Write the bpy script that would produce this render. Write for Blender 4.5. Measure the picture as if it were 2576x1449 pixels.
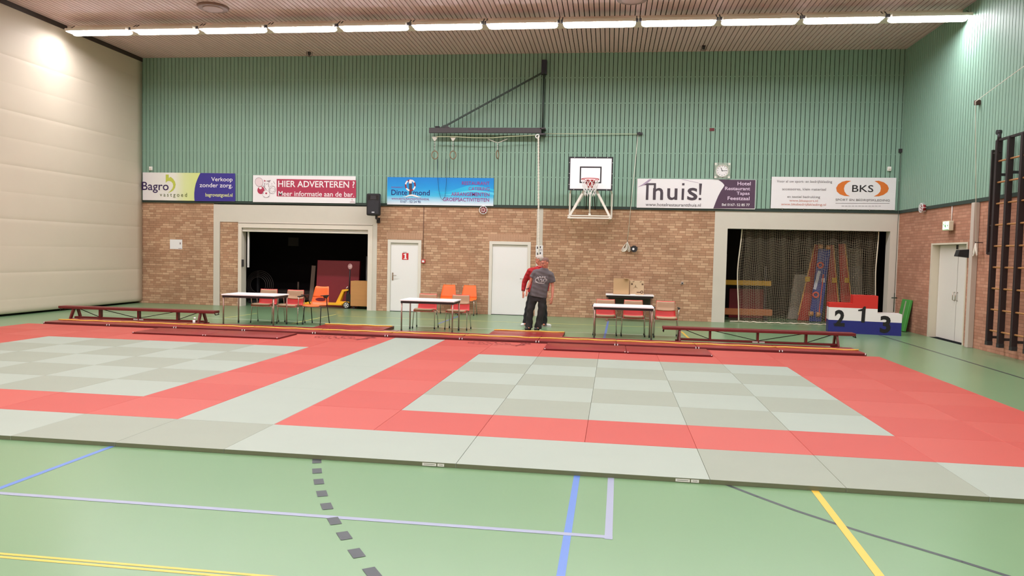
import bpy, bmesh, math, random
from mathutils import Vector, Matrix, Euler
import numpy as np
random.seed(7)
PI = math.pi
for o in list(bpy.data.objects): bpy.data.objects.remove(o)
SC = bpy.context.scene
COL = SC.collection
# ------------------------------------------------------------------ camera, world, exposure
S = 1.04; MT = 0.040                        # metres per survey unit, thickness of the judo mats
CX, CY, CZ = 2.196995*S, -7.657427*S, 1.696472*S + 0.0468
YAW, PITCH, ROLL, FPX = 0.128254, -0.0462826, 0.0229436, 1865.147
def cam_axes():
    cy, sy = math.cos(YAW), math.sin(YAW)
    f = Vector((-sy*math.cos(PITCH), cy*math.cos(PITCH), math.sin(PITCH)))
    r = Vector((cy, sy, 0)); u = r.cross(f)
    c, s = math.cos(ROLL), math.sin(ROLL)
    return c*r + s*u, -s*r + c*u, f
R_, U_, F_ = cam_axes()
cd = bpy.data.cameras.new('camera'); cam = bpy.data.objects.new('camera', cd); COL.objects.link(cam)
cd.sensor_width = 36.0; cd.lens = FPX/2576*36.0; cd.clip_start = 0.05; cd.clip_end = 200
cam.matrix_world = Matrix(((R_.x, U_.x, -F_.x, CX), (R_.y, U_.y, -F_.y, CY), (R_.z, U_.z, -F_.z, CZ), (0, 0, 0, 1)))
SC.camera = cam
w = bpy.data.worlds.new('hall_world'); SC.world = w; w.use_nodes = True
w.node_tree.nodes['Background'].inputs[0].default_value = (0.02, 0.02, 0.02, 1)
SC.view_settings.view_transform = 'Standard'
SC.view_settings.look = 'None'
SC.view_settings.gamma = 1.0
SC.view_settings.exposure = 0.0
try: SC.view_settings.use_curve_mapping = False
except Exception: pass
LAMP = 56.0                                 # emission of the fluorescent diffusers
# surveyed points: where the line of sight of a photo pixel meets a plane of the hall
C_ = Vector((CX, CY, CZ))
def ray(px, py): return F_ + (px-1288)/FPX*R_ - (py-724.5)/FPX*U_
def onY(px, py, Y): d = ray(px, py); return C_ + d*((Y-CY)/d.y)
def onX(px, py, X): d = ray(px, py); return C_ + d*((X-CX)/d.x)
def onZ(px, py, Z): d = ray(px, py); return C_ + d*((Z-CZ)/d.z)
YB, XR, XL, ZC, ZG, YR = 13.647, 10.169, -12.206, 7.598, 3.2, -13.0

# ------------------------------------------------------------------ materials
def lin(v):
    v /= 255.0
    return v/12.92 if v <= 0.04045 else ((v+0.055)/1.055)**2.4
def C(r, g, b): return (lin(r), lin(g), lin(b), 1)
MATS = {}
def mat(name, rgb, rough=0.5, metal=0.0, spec=0.5, noise=0.0, nscale=8.0, emit=None, bump=0.0, bscale=200.0, stretch=None, coat=0.0):
    if name in MATS: return MATS[name]
    m = bpy.data.materials.new(name); m.use_nodes = True; MATS[name] = m
    nt = m.node_tree; b = nt.nodes['Principled BSDF']
    b.inputs['Base Color'].default_value = C(*rgb)
    b.inputs['Roughness'].default_value = rough
    b.inputs['Metallic'].default_value = metal
    b.inputs['Specular IOR Level'].default_value = spec
    b.inputs['Coat Weight'].default_value = coat
    if emit:
        b.inputs['Emission Color'].default_value = C(*emit[0]); b.inputs['Emission Strength'].default_value = emit[1]
    if noise or bump:
        tc = nt.nodes.new('ShaderNodeTexCoord')
        src = tc.outputs['Object']
        if stretch:
            mp = nt.nodes.new('ShaderNodeMapping'); mp.inputs['Scale'].default_value = stretch
            nt.links.new(src, mp.inputs[0]); src = mp.outputs[0]
    if noise:
        n = nt.nodes.new('ShaderNodeTexNoise'); n.inputs['Scale'].default_value = nscale; n.inputs['Detail'].default_value = 4
        nt.links.new(src, n.inputs['Vector'])
        mx = nt.nodes.new('ShaderNodeMix'); mx.data_type = 'RGBA'
        k = C(*rgb)
        mx.inputs[6].default_value = tuple(min(1, x*(1-noise)) for x in k[:3])+(1,)
        mx.inputs[7].default_value = tuple(min(1, x*(1+noise)) for x in k[:3])+(1,)
        nt.links.new(n.outputs['Fac'], mx.inputs[0]); nt.links.new(mx.outputs[2], b.inputs['Base Color'])
    if bump:
        n2 = nt.nodes.new('ShaderNodeTexNoise'); n2.inputs['Scale'].default_value = bscale
        nt.links.new(tc.outputs['Object'], n2.inputs['Vector'])
        bp = nt.nodes.new('ShaderNodeBump'); bp.inputs['Strength'].default_value = bump; bp.inputs['Distance'].default_value = 0.003
        nt.links.new(n2.outputs['Fac'], bp.inputs['Height']); nt.links.new(bp.outputs[0], b.inputs['Normal'])
    return m
def brick_mat(name, c1, c2, cm, rough=0.85):
    m = bpy.data.materials.new(name); m.use_nodes = True; MATS[name] = m
    nt = m.node_tree; b = nt.nodes['Principled BSDF']; b.inputs['Roughness'].default_value = rough
    b.inputs['Specular IOR Level'].default_value = 0.25
    uv = nt.nodes.new('ShaderNodeUVMap'); uv.uv_map = 'UVMap'
    br = nt.nodes.new('ShaderNodeTexBrick')
    for k, v in (('Scale', 1.0), ('Mortar Size', 0.0055), ('Mortar Smooth', 0.3), ('Bias', -0.25), ('Brick Width', 0.222), ('Row Height', 0.0695)):
        br.inputs[k].default_value = v
    br.offset = 0.37; br.offset_frequency = 2; br.squash = 0.78; br.squash_frequency = 3
    br.inputs['Color1'].default_value = C(*c1); br.inputs['Color2'].default_value = C(*c2); br.inputs['Mortar'].default_value = C(*cm)
    nt.links.new(uv.outputs[0], br.inputs['Vector'])
    n = nt.nodes.new('ShaderNodeTexNoise'); n.inputs['Scale'].default_value = 1.1; n.inputs['Detail'].default_value = 3
    nt.links.new(uv.outputs[0], n.inputs['Vector'])
    mp = nt.nodes.new('ShaderNodeMapRange'); mp.inputs[1].default_value = 0.3; mp.inputs[2].default_value = 0.7; mp.inputs[3].default_value = 0.86; mp.inputs[4].default_value = 1.12
    nt.links.new(n.outputs['Fac'], mp.inputs[0])
    mx = nt.nodes.new('ShaderNodeMix'); mx.data_type = 'RGBA'; mx.blend_type = 'MULTIPLY'; mx.inputs[0].default_value = 1
    nt.links.new(br.outputs['Color'], mx.inputs[6]); nt.links.new(mp.outputs[0], mx.inputs[7])
    nt.links.new(mx.outputs[2], b.inputs['Base Color'])
    bp = nt.nodes.new('ShaderNodeBump'); bp.inputs['Strength'].default_value = 0.6; bp.inputs['Distance'].default_value = 0.008; bp.invert = True
    nt.links.new(br.outputs['Fac'], bp.inputs['Height']); nt.links.new(bp.outputs[0], b.inputs['Normal'])
    return m
def ramp_mat(name, axis, stops, rough=0.4):
    """printed colour gradient along an object axis; stops are (metres, rgb)"""
    m = bpy.data.materials.new(name); m.use_nodes = True; MATS[name] = m
    nt = m.node_tree; b = nt.nodes['Principled BSDF']; b.inputs['Roughness'].default_value = rough
    tc = nt.nodes.new('ShaderNodeTexCoord'); sp = nt.nodes.new('ShaderNodeSeparateXYZ'); nt.links.new(tc.outputs['Object'], sp.inputs[0])
    mr = nt.nodes.new('ShaderNodeMapRange'); lo, hi = stops[0][0], stops[-1][0]
    mr.inputs[1].default_value = lo; mr.inputs[2].default_value = hi
    nt.links.new(sp.outputs['XYZ'.index(axis)], mr.inputs[0])
    rp = nt.nodes.new('ShaderNodeValToRGB'); el = rp.color_ramp.elements
    while len(el) < len(stops): el.new(0.5)
    for e, (p, c) in zip(el, stops): e.position = (p-lo)/(hi-lo); e.color = C(*c)
    nt.links.new(mr.outputs[0], rp.inputs[0]); nt.links.new(rp.outputs[0], b.inputs['Base Color'])
    return m

WHITE = mat('white_paint', (238, 236, 230), 0.45)
BLACK = mat('black_plastic', (24, 24, 26), 0.5)
CHROME = mat('chrome_steel', (200, 190, 180), 0.25, 0.9)
BEIGE = mat('beige_concrete_paint', (210, 205, 190), 0.7, noise=0.03, nscale=3)
PAPER = mat('white_paper', (240, 240, 238), 0.7)
ROPE = mat('white_rope', (235, 230, 215), 0.8)
IRON = mat('dark_grey_iron', (58, 56, 58), 0.45, 0.3)

# ------------------------------------------------------------------ mesh builder
def fix(v): return Vector(v)
class MB:
    def __init__(s): s.bm = bmesh.new()
    def face(s, pts, mi=0):
        f = s.bm.faces.new([s.bm.verts.new(p) for p in pts]); f.material_index = mi; return f
    def box(s, x0, x1, y0, y1, z0, z1, mi=0):
        v = [s.bm.verts.new(p) for p in ((x0,y0,z0),(x1,y0,z0),(x1,y1,z0),(x0,y1,z0),(x0,y0,z1),(x1,y0,z1),(x1,y1,z1),(x0,y1,z1))]
        for q in ((0,3,2,1),(4,5,6,7),(0,1,5,4),(1,2,6,5),(2,3,7,6),(3,0,4,7)):
            s.bm.faces.new([v[i] for i in q]).material_index = mi
    def bar(s, p, q, w, h, up=(0,0,1), mi=0):
        p, q = fix(p), fix(q); t = (q-p).normalized(); up = fix(up)
        a = t.cross(up)
        if a.length < 1e-4: a = t.cross(Vector((0,1,0)))
        a.normalize(); b = a.cross(t).normalized()
        v = []
        for c in (p, q):
            for sa, sb in ((-1,-1),(1,-1),(1,1),(-1,1)): v.append(s.bm.verts.new(c + a*sa*w/2 + b*sb*h/2))
        for f in ((0,1,2,3),(7,6,5,4),(0,4,5,1),(1,5,6,2),(2,6,7,3),(3,7,4,0)):
            s.bm.faces.new([v[i] for i in f]).material_index = mi
    def tube(s, pts, r, seg=8, mi=0, closed=False, flat=1.0):
        pts = [fix(p) for p in pts]; n = len(pts)
        rr = r if isinstance(r, (list, tuple)) else [r]*n
        rings = []; prev = None
        for i in range(n):
            if closed: t = pts[(i+1) % n]-pts[i-1]
            else: t = pts[min(i+1, n-1)]-pts[max(i-1, 0)]
            if t.length < 1e-9: t = Vector((0,0,1))
            t.normalize()
            if prev is None:
                a = t.cross(Vector((0,1,0)))
                if a.length < 0.1: a = t.cross(Vector((1,0,0)))
            else: a = prev - t*prev.dot(t)
            a.normalize(); prev = a; b = t.cross(a)
            rings.append([s.bm.verts.new(pts[i] + (a*math.cos(2*PI*k/seg) + b*math.sin(2*PI*k/seg)*flat)*rr[i]) for k in range(seg)])
        m = n if closed else n-1
        for i in range(m):
            A, B = rings[i], rings[(i+1) % n]
            for k in range(seg):
                f = s.bm.faces.new((A[k], A[(k+1) % seg], B[(k+1) % seg], B[k])); f.material_index = mi; f.smooth = True
        if not closed:
            s.bm.faces.new(rings[0][::-1]).material_index = mi; s.bm.faces.new(rings[-1]).material_index = mi
    def loft(s, rings, seg=20, mi=0, power=2.0):
        """rings: (centre, rx, ry, tilt_z_per_x) horizontal super-ellipses bottom to top"""
        R = []
        for c, rx, ry, *k in rings:
            k = k[0] if k else 0; ring = []
            for i in range(seg):
                a = 2*PI*i/seg; ca, sa = math.cos(a), math.sin(a)
                x = rx*math.copysign(abs(ca)**(2/power), ca); y = ry*math.copysign(abs(sa)**(2/power), sa)
                ring.append(s.bm.verts.new((c[0]+x, c[1]+y, c[2]+k*x)))
            R.append(ring)
        for A, B in zip(R, R[1:]):
            for i in range(seg):
                f = s.bm.faces.new((A[i], A[(i+1) % seg], B[(i+1) % seg], B[i])); f.material_index = mi; f.smooth = True
        s.bm.faces.new(R[0][::-1]).material_index = mi; s.bm.faces.new(R[-1]).material_index = mi
    def ball(s, c, r, rot=None, mi=0, u=16, v=10, keep=None):
        M = (rot.to_matrix() if rot else Matrix.Identity(3)); c = fix(c)
        r = r if isinstance(r, (tuple, list)) else (r, r, r)
        before = len(s.bm.faces)
        res = bmesh.ops.create_uvsphere(s.bm, u_segments=u, v_segments=v, radius=1)
        vs = res['verts']
        if keep:
            kill = [x for x in vs if not keep(x.co)]
            bmesh.ops.delete(s.bm, geom=kill, context='VERTS'); vs = [x for x in vs if x.is_valid]
        for f in {f for x in vs for f in x.link_faces}: f.material_index = mi; f.smooth = True
        for x in vs: x.co = c + M @ Vector((x.co.x*r[0], x.co.y*r[1], x.co.z*r[2]))
    def prism(s, poly, a0, a1, plane='xz', mi=0, mside=None):
        """extrude a 2D outline (plane xz, depth along y; or xy / yz)"""
        def P(p, a): return {'xz': (p[0], a, p[1]), 'xy': (p[0], p[1], a), 'yz': (a, p[0], p[1])}[plane]
        A = [s.bm.verts.new(P(p, a0)) for p in poly]; B = [s.bm.verts.new(P(p, a1)) for p in poly]
        ms = mi if mside is None else mside
        s.bm.faces.new(A).material_index = mi; s.bm.faces.new(B[::-1]).material_index = mi
        n = len(poly)
        for i in range(n): s.bm.faces.new((A[i], B[i], B[(i+1) % n], A[(i+1) % n])).material_index = ms
    def bevel(s, w, seg=2, ang=0.6):
        bmesh.ops.recalc_face_normals(s.bm, faces=s.bm.faces[:])
        e = [e for e in s.bm.edges if len(e.link_faces) == 2 and e.calc_face_angle(0) > ang]
        bmesh.ops.bevel(s.bm, geom=e, offset=w, segments=seg, affect='EDGES', profile=0.6, clamp_overlap=True)
        return s
    def build(s, name, mats, parent=None, loc=None, rot=None, smooth=None, recalc=True):
        if recalc: bmesh.ops.recalc_face_normals(s.bm, faces=s.bm.faces[:])
        me = bpy.data.meshes.new(name); s.bm.to_mesh(me); s.bm.free()
        for m in (mats if isinstance(mats, (list, tuple)) else [mats]): me.materials.append(m)
        if smooth is not None:
            me.polygons.foreach_set('use_smooth', [True]*len(me.polygons)); me.set_sharp_from_angle(angle=smooth)
        o = bpy.data.objects.new(name, me); COL.objects.link(o)
        if parent: o.parent = parent
        if loc: o.location = loc
        if rot: o.rotation_euler = rot
        return o
def tag(o, label, cat, group=None, kind=None):
    if label: o['label'] = label
    if cat: o['category'] = cat
    if group: o['group'] = group
    if kind: o['kind'] = kind
    return o
def struct(o, label=None, cat=None): return tag(o, label, cat, None, 'structure')
def thing(name, label, cat, loc=(0,0,0), rz=0, group=None):
    o = bpy.data.objects.new(name, None); o.empty_display_size = 0.2; COL.objects.link(o)
    o.location = loc; o.rotation_euler = (0, 0, rz)
    return tag(o, label, cat, group, 'thing')
def copy_tree(o, parent=None):
    c = o.copy(); COL.objects.link(c); c.parent = parent
    for ch in [x for x in o.children]: copy_tree(ch, c)
    return c
def uv_box(o, rot=False):
    """UVs in metres: along the wall, and up"""
    me = o.data; uv = me.uv_layers.new(name='UVMap')
    for p in me.polygons:
        n = p.normal
        for li in p.loop_indices:
            v = me.vertices[me.loops[li].vertex_index].co
            if abs(n.x) > max(abs(n.y), abs(n.z)): q = (v.y, v.z)
            elif abs(n.z) > 0.7: q = (v.x, v.y)
            else: q = (v.x, v.z)
            if rot: q = (q[1]*1.0+0.05, q[0])
            uv.data[li].uv = q
def text_mesh(body, box, color, parent, name='lettering', y=0.0, bold=0.0, plane='xz', label=None, flip=False, italic=0):
    """lettering scaled to fill box=(x0,x1,z0,z1) in the parent's frame, lying at depth y"""
    cu = bpy.data.curves.new('t', 'FONT'); cu.body = body; cu.offset = bold; cu.resolution_u = 3; cu.shear = italic
    t = bpy.data.objects.new('t', cu); COL.objects.link(t)
    bpy.context.view_layer.update()
    me = bpy.data.meshes.new_from_object(t.evaluated_get(bpy.context.evaluated_depsgraph_get()))
    bpy.data.objects.remove(t); bpy.data.curves.remove(cu)
    xs = [v.co.x for v in me.vertices]; zs = [v.co.y for v in me.vertices]
    x0, x1, z0, z1 = box; ax, bx, az, bz = min(xs), max(xs), min(zs), max(zs)
    for v in me.vertices:
        a = x0 + (v.co.x-ax)/(bx-ax)*(x1-x0); b = z0 + (v.co.y-az)/(bz-az)*(z1-z0)
        v.co = (a, y, b) if plane == 'xz' else ((a, b, y) if plane == 'xy' else (y, a, b))
    me.name = name; me.materials.clear(); me.materials.append(color)
    o = bpy.data.objects.new(name, me); COL.objects.link(o); o.parent = parent
    if label: o['label'] = label
    return o
def remesh(mb, voxel, smooth=4, fac=0.5):
    bmesh.ops.recalc_face_normals(mb.bm, faces=mb.bm.faces[:])
    me = bpy.data.meshes.new('r'); mb.bm.to_mesh(me); mb.bm.free()
    o = bpy.data.objects.new('r', me); COL.objects.link(o)
    m = o.modifiers.new('m', 'REMESH'); m.mode = 'VOXEL'; m.voxel_size = voxel
    if smooth:
        k = o.modifiers.new('s', 'SMOOTH'); k.factor = fac; k.iterations = smooth
    bpy.context.view_layer.update()
    r = bpy.data.meshes.new_from_object(o.evaluated_get(bpy.context.evaluated_depsgraph_get()))
    bpy.data.objects.remove(o)
    out = MB(); out.bm.from_mesh(r); bpy.data.meshes.remove(r)
    for f in out.bm.faces: f.smooth = True
    return out

# ------------------------------------------------------------------ the hall itself
FLOOR = mat('green_sports_floor', (114, 146, 107), 0.28, spec=0.45, noise=0.05, nscale=0.6)
LM = {'blue': mat('blue_floor_line', (88, 122, 186), 0.35), 'lilac': mat('lilac_floor_line', (146, 152, 172), 0.35),
      'yellow': mat('yellow_floor_line', (216, 176, 64), 0.35), 'black': mat('dark_floor_line', (58, 64, 66), 0.4),
      'white': mat('white_floor_line', (205, 210, 190), 0.35), 'pale': mat('pale_yellow_floor_line', (214, 212, 120), 0.35)}
LK = list(LM)
fb = MB()
fb.face([(XL-1.6, YR, 0), (XR, YR, 0), (XR, 17.2, 0), (XL-1.6, 17.2, 0)], 0)
def line(a, b, width, col, z=0.0012, world=False):
    p, q = (Vector(a), Vector(b)) if world else (onZ(*a, 0), onZ(*b, 0))
    d = (q-p).normalized(); n = Vector((-d.y, d.x, 0))*width/2
    fb.face([(v.x, v.y, z) for v in (p-n, q-n, q+n, p+n)], 1+LK.index(col))
line((-300, 1340), (285, 1122), 0.05, 'blue'); line((1455, 1175), (1404, 1490), 0.05, 'blue')
line((-200, 1226.5), (1541, 1352), 0.05, 'lilac', 0.0018); line((1538, 1180), (1530.5, 1357), 0.05, 'lilac', 0.0016)
line((2040, 1222), (2290, 1550), 0.055, 'yellow', 0.0018)
line((-200, 1376), (700, 1452), 0.025, 'yellow'); line((-200, 1384), (700, 1461), 0.025, 'yellow')
arc = [onZ(x, y, 0) for x, y in ((1795, 1207), (1905, 1249), (2000, 1284), (2100, 1317), (2200, 1348), (2300, 1377), (2420, 1413), (2560, 1457), (2700, 1500))]
for p, q in zip(arc, arc[1:]): line(p, q + (q-p)*0.01, 0.035, 'black', 0.0012, True)
dash = [onZ(x, y, 0) for x, y in ((797, 1140), (797, 1160), (797.5, 1185), (802, 1212), (810, 1242), (822, 1274), (841, 1311), (866, 1348), (897, 1392), (936, 1441), (985, 1500))]
for i in range(1, 10):
    d = (dash[i+1]-dash[i-1]).normalized()*0.068
    line(dash[i]-d, dash[i]+d, 0.075, 'black', 0.0024, True)
line((200, 787), (1720, 847), 0.05, 'white'); line((851, 795), (1800, 828.5), 0.05, 'pale')
line((560, 800.5), (650, 788), 0.045, 'pale', 0.0018); line((735, 814), (845, 791), 0.045, 'pale', 0.0018)
line((1530, 808), (1519, 856), 0.05, 'blue', 0.0018); line((1101, 815), (1155, 795), 0.045, 'blue', 0.0018)
line((1714, 834), (1735, 853), 0.055, 'yellow', 0.0018); line((2205, 841), (2720, 996), 0.05, 'black')
struct(fb.build('floor', [FLOOR]+[LM[k] for k in LK], recalc=False), 'green sports hall floor with painted court lines', 'floor')

# ceiling: timber slats running towards the end wall, dark gaps between them
SLAT = mat('ceiling_slat_wood', (222, 192, 188), 0.6, noise=0.16, nscale=3.0, stretch=(6.0, 0.35, 1.0))
GAP = mat('dark_gap_felt', (14, 16, 15), 0.9, spec=0.1)
PITCH_ = 0.1205; X0 = -3.274
cb = MB()
k0 = math.floor((XL-0.2-X0)/PITCH_); k1 = math.ceil((XR-X0)/PITCH_)
for k in range(k0, k1):
    a = X0 + k*PITCH_ + 0.0105; b = min(a + PITCH_ - 0.021, XR)
    if b <= a: continue
    cb.face([(a, YR, ZC), (b, YR, ZC), (b, YB, ZC), (a, YB, ZC)][::-1], 0)
    cb.face([(a, YR, ZC), (a, YB, ZC), (a, YB, ZC+0.03), (a, YR, ZC+0.03)][::-1], 0)
    cb.face([(b, YR, ZC), (b, YB, ZC), (b, YB, ZC+0.03), (b, YR, ZC+0.03)], 0)
cb.face([(XL-1.6, YR, ZC+0.03), (XL-1.6, YB+0.2, ZC+0.03), (XR+0.2, YB+0.2, ZC+0.03), (XR+0.2, YR, ZC+0.03)], 1)
struct(cb.build('ceiling', [SLAT, GAP], recalc=False), 'pinkish timber slatted ceiling', 'ceiling')

# end wall: brick below, green timber boarding above
BRICK = brick_mat('brown_brick', (178, 138, 108), (214, 180, 146), (150, 118, 92))
BRICK_R = brick_mat('shaded_red_brown_brick', (176, 126, 102), (198, 150, 124), (158, 116, 94))  # shadow on the right wall put into a darker brick colour
GREEN = mat('green_board_paint', (136, 170, 150), 0.55, noise=0.06, nscale=6.0, stretch=(8.0, 8.0, 0.6))
OL, OR_, OT = -9.64, -4.76, 2.59            # left bay (inside its concrete portal)
PL, PR, PT = 5.60, 9.95, 2.66               # right storage bay
bw = MB(); TH = 0.25
def wallbox(x0, x1, z0, z1, mi=0): bw.box(x0, x1, YB, YB+TH, z0, z1, mi)
D1 = (-4.285, -3.255, 2.15); D2 = (-1.2, 0.025, 2.165)
wallbox(XL-1.6, -9.845, 0, ZG); wallbox(-9.03-0.6, -9.03, 0, 2.6)
wallbox(-4.62, D1[0], 0, ZG); wallbox(D1[0], D1[1], D1[2], ZG); wallbox(D1[1], D2[0], 0, ZG); wallbox(D2[0], D2[1], D2[2], ZG)
wallbox(D2[1], 5.24, 0, ZG)
wallbox(XL-1.6, XR+0.3, ZG+0.0, ZC+0.1)
wall = struct(bw.build('wall_back', [BRICK]), 'brown brick end wall under green boarding', 'wall'); uv_box(wall)
tb = MB()
for a, b, z in ((-9.845, -9.64, 3.125), (-4.76, -4.62, 3.125), (5.24, 5.60, 3.15), (9.95, XR+0.3, 3.15)): tb.box(a, b, YB-0.012, YB+0.30, 0, z)
tb.box(-9.64, -4.76, YB-0.012, YB+0.30, OT, 3.125); tb.box(5.60, 9.95, YB-0.012, YB+0.30, PT, 3.15)
tb.box(0.185, 0.365, YB-0.006, YB+0.1, 0, ZG)
struct(tb.build('trim_1', [BEIGE]), 'beige painted concrete portals and pilaster of the end wall', 'trim')
sb = MB(); n = 13
for d in (D1, D2):
    for i in range(int((d[1]-d[0]+0.1)/0.075)):
        x = d[0]-0.05 + i*0.075
        sb.box(x+0.004, x+0.071, YB-0.004, YB+0.01, d[2]+0.02, d[2]+0.215)
struct(sb.build('trim_2', [mat('soldier_course', (192, 154, 124), 0.85, noise=0.12, nscale=5)]), 'upright brick course over the doors', 'trim')
# green boarding
gb = MB(); YG = YB-0.035
rows = (4.05, 4.756, 5.471, 6.173, 6.90)
for k in range(math.floor((XL-0.2-X0)/PITCH_), math.ceil((XR-X0)/PITCH_)):
    a = X0 + k*PITCH_ + 0.0085; b = min(a + PITCH_ - 0.017, XR)
    if b > a: gb.box(a, b, YG, YB-0.005, ZG+0.03, ZC, 0)
for z in rows: gb.box(XL-0.3, XR, YG+0.008, YB-0.002, z-0.012, z+0.012, 0)
gb.box(XL-0.3, XR, YB-0.006, YB, ZG-0.05, ZC, 1)
gb.box(XL-0.3, XR, YG-0.004, YB-0.006, ZG-0.05, ZG+0.03, 2)
clad = gb.build('boarding', [GREEN, GAP, mat('dark_green_sill', (44, 60, 52), 0.6)], parent=wall, recalc=False)
# right wall
rb = MB(); RD = (9.62, 11.5, 2.30)
rb.box(XR, XR+0.35, RD[1], YB, 0, ZG); rb.box(XR, XR+0.35, RD[0], RD[1], RD[2], ZG); rb.box(XR, XR+0.35, YR, RD[0], 0, ZG)
rb.box(XR, XR+0.35, YR, YB+0.2, ZG, ZC+0.1)
wr = struct(rb.build('wall_right', [BRICK_R]), 'shade-toned red brown brick side wall under green boarding', 'wall'); uv_box(wr)
gb = MB(); XG = XR-0.035
y = YB-0.05
while y > YR:
    gb.box(XG, XR-0.005, y-0.104, y, ZG+0.03, ZC, 0); y -= 0.1205
gb.box(XR-0.006, XR, YR, YB, ZG-0.05, ZC, 1); gb.box(XG-0.004, XR-0.006, YR, YB-0.03, ZG-0.05, ZG+0.03, 2)
gb.build('boarding', [GREEN, GAP, MATS['dark_green_sill']], parent=wr, recalc=False)
# unseen wall added behind the curtain against leaking light, and the wall behind the photographer
lb = MB(); lb.box(XL-1.7, XL-1.6, YR, YB+0.2, 0, ZC+0.1); struct(lb.build('wall_left', [BEIGE]), 'unseen wall added beyond the dividing curtain against light leaks', 'wall')
lb = MB(); lb.box(XL-1.6, XR+0.3, YR-0.2, YR, 0, ZC+0.1); wf = struct(lb.build('wall_front', [BRICK]), 'brick wall behind the photographer', 'wall'); uv_box(wf)
# ceiling trims: beige lamp rail, dark edge above the curtain
tb = MB()
tb.box(XL, XR, 10.38, 11.15, ZC-0.05, ZC)
struct(tb.build('trim_3', [mat('lamp_rail_paint', (236, 222, 206), 0.6)]), 'beige rail along the ceiling above the lamps', 'trim')
tb = MB(); tb.box(XL-0.2, XL+0.02, YR, YB-0.04, ZC-0.12, ZC)
struct(tb.build('trim_4', [mat('dark_curtain_rail', (62, 50, 44), 0.6)]), 'dark rail at the top of the dividing curtain', 'trim')

# the two store rooms behind the bays
DARKW = mat('unlit_store_room_wall', (34, 30, 31), 0.9, spec=0.1)  # blackness of the unlit room put into the wall colour
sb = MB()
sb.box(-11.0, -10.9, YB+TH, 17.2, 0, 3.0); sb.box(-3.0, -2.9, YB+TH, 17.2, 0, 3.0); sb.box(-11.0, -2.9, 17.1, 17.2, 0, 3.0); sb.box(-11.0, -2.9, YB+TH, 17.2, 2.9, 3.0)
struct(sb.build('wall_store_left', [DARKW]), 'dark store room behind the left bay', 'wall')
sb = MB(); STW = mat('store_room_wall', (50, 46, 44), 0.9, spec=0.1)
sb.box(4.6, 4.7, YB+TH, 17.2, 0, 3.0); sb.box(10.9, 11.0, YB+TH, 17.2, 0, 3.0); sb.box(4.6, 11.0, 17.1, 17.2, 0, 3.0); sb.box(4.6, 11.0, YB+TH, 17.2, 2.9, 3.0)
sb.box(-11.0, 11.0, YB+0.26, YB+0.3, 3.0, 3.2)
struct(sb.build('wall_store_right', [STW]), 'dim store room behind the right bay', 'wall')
fb = MB(); fb.box(XR, 11.0, YB+TH, 17.2, -0.05, 0); struct(fb.build('floor_store', [FLOOR]), 'green floor of the right store room', 'floor')

# doors
def door_single(n, d, lab, lever_left):
    x0, x1, zt = d; f = 0.09
    m = MB()
    for a, b, z0, z1 in ((x0, x0+f, 0, zt), (x1-f, x1, 0, zt), (x0+f, x1-f, zt-f, zt)): m.box(a, b, YB-0.02, YB+0.10, z0, z1)
    fr = m.build('door_%d' % n, [mat('door_frame_paint', (226, 222, 208), 0.5)]); struct(fr, lab, 'door')
    m = MB(); m.box(x0+f+0.004, x1-f-0.004, YB+0.015, YB+0.06, 0.012, zt-f-0.004)
    m.bevel(0.004, 1).build('door_leaf', [mat('white_door_leaf', (240, 240, 236), 0.4)], parent=fr)
    m = MB(); m.box(x0+f, x1-f, YB+0.012, YB+0.02, zt-f-0.075, zt-f-0.006); m.build('top_rail', [mat('door_head_grey', (205, 203, 190), 0.5)], parent=fr)
    hx = x0+f+0.07 if lever_left else x1-f-0.07; s = 1 if lever_left else -1
    m = MB(); m.box(hx-0.022, hx+0.022, YB+0.005, YB+0.016, 0.93, 1.16)
    m.tube([(hx, YB+0.01, 1.08), (hx, YB-0.045, 1.08), (hx+s*0.13, YB-0.05, 1.08)], 0.011, 8); m.build('door_handle', [CHROME], parent=fr)
    return fr
d1 = door_single(1, D1, 'white single door with red number sign', True)
d2 = door_single(2, D2, 'plain white single door beside the pilaster', False)
m = MB(); m.box(D1[0]+0.09, D1[1]-0.09, YB-0.0, YB+0.03, 0, 0.012); m.build('threshold', [BLACK], parent=d1)
m = MB(); m.box(D2[0]+0.09, D2[1]-0.09, YB-0.0, YB+0.03, 0, 0.012); m.build('threshold', [BLACK], parent=d2)
# double door in the right wall, set back in a reveal
m = MB(); DX = XR+0.16; y0, y1, zt = RD
fp = mat('beige_door_frame', (214, 205, 184), 0.55)
m.box(XR-0.015, XR+0.3, y1-0.07, y1, 0, zt); m.box(XR-0.015, XR+0.3, y0, y0+0.05, 0, zt); m.box(XR-0.015, XR+0.3, y0+0.05, y1-0.07, zt-0.04, zt)
d3 = m.build('door_3', [fp]); struct(d3, 'white double door in the right wall', 'door')
mid = (y0+y1)/2 - 0.12
lw = mat('white_double_door', (226, 222, 212), 0.5)
m = MB(); m.box(DX, DX+0.05, mid+0.014, y1-0.08, 0.012, zt-0.045); m.bevel(0.004, 1).build('door_leaf', [lw], parent=d3)
m = MB(); m.box(DX, DX+0.05, y0+0.055, mid-0.014, 0.012, zt-0.045); m.bevel(0.004, 1).build('door_leaf', [lw], parent=d3)
m = MB(); m.box(DX+0.02, DX+0.08, mid-0.03, mid+0.03, 0, zt-0.05); m.build('door_gap', [BLACK], parent=d3)
for s in (-1, 1):
    m = MB(); m.tube([(DX-0.0, mid+s*0.07, 0.95), (DX-0.05, mid+s*0.07, 0.97), (DX-0.05, mid+s*0.07, 1.13), (DX, mid+s*0.07, 1.15)], 0.012, 8); m.build('door_handle', [CHROME], parent=d3)
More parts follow.
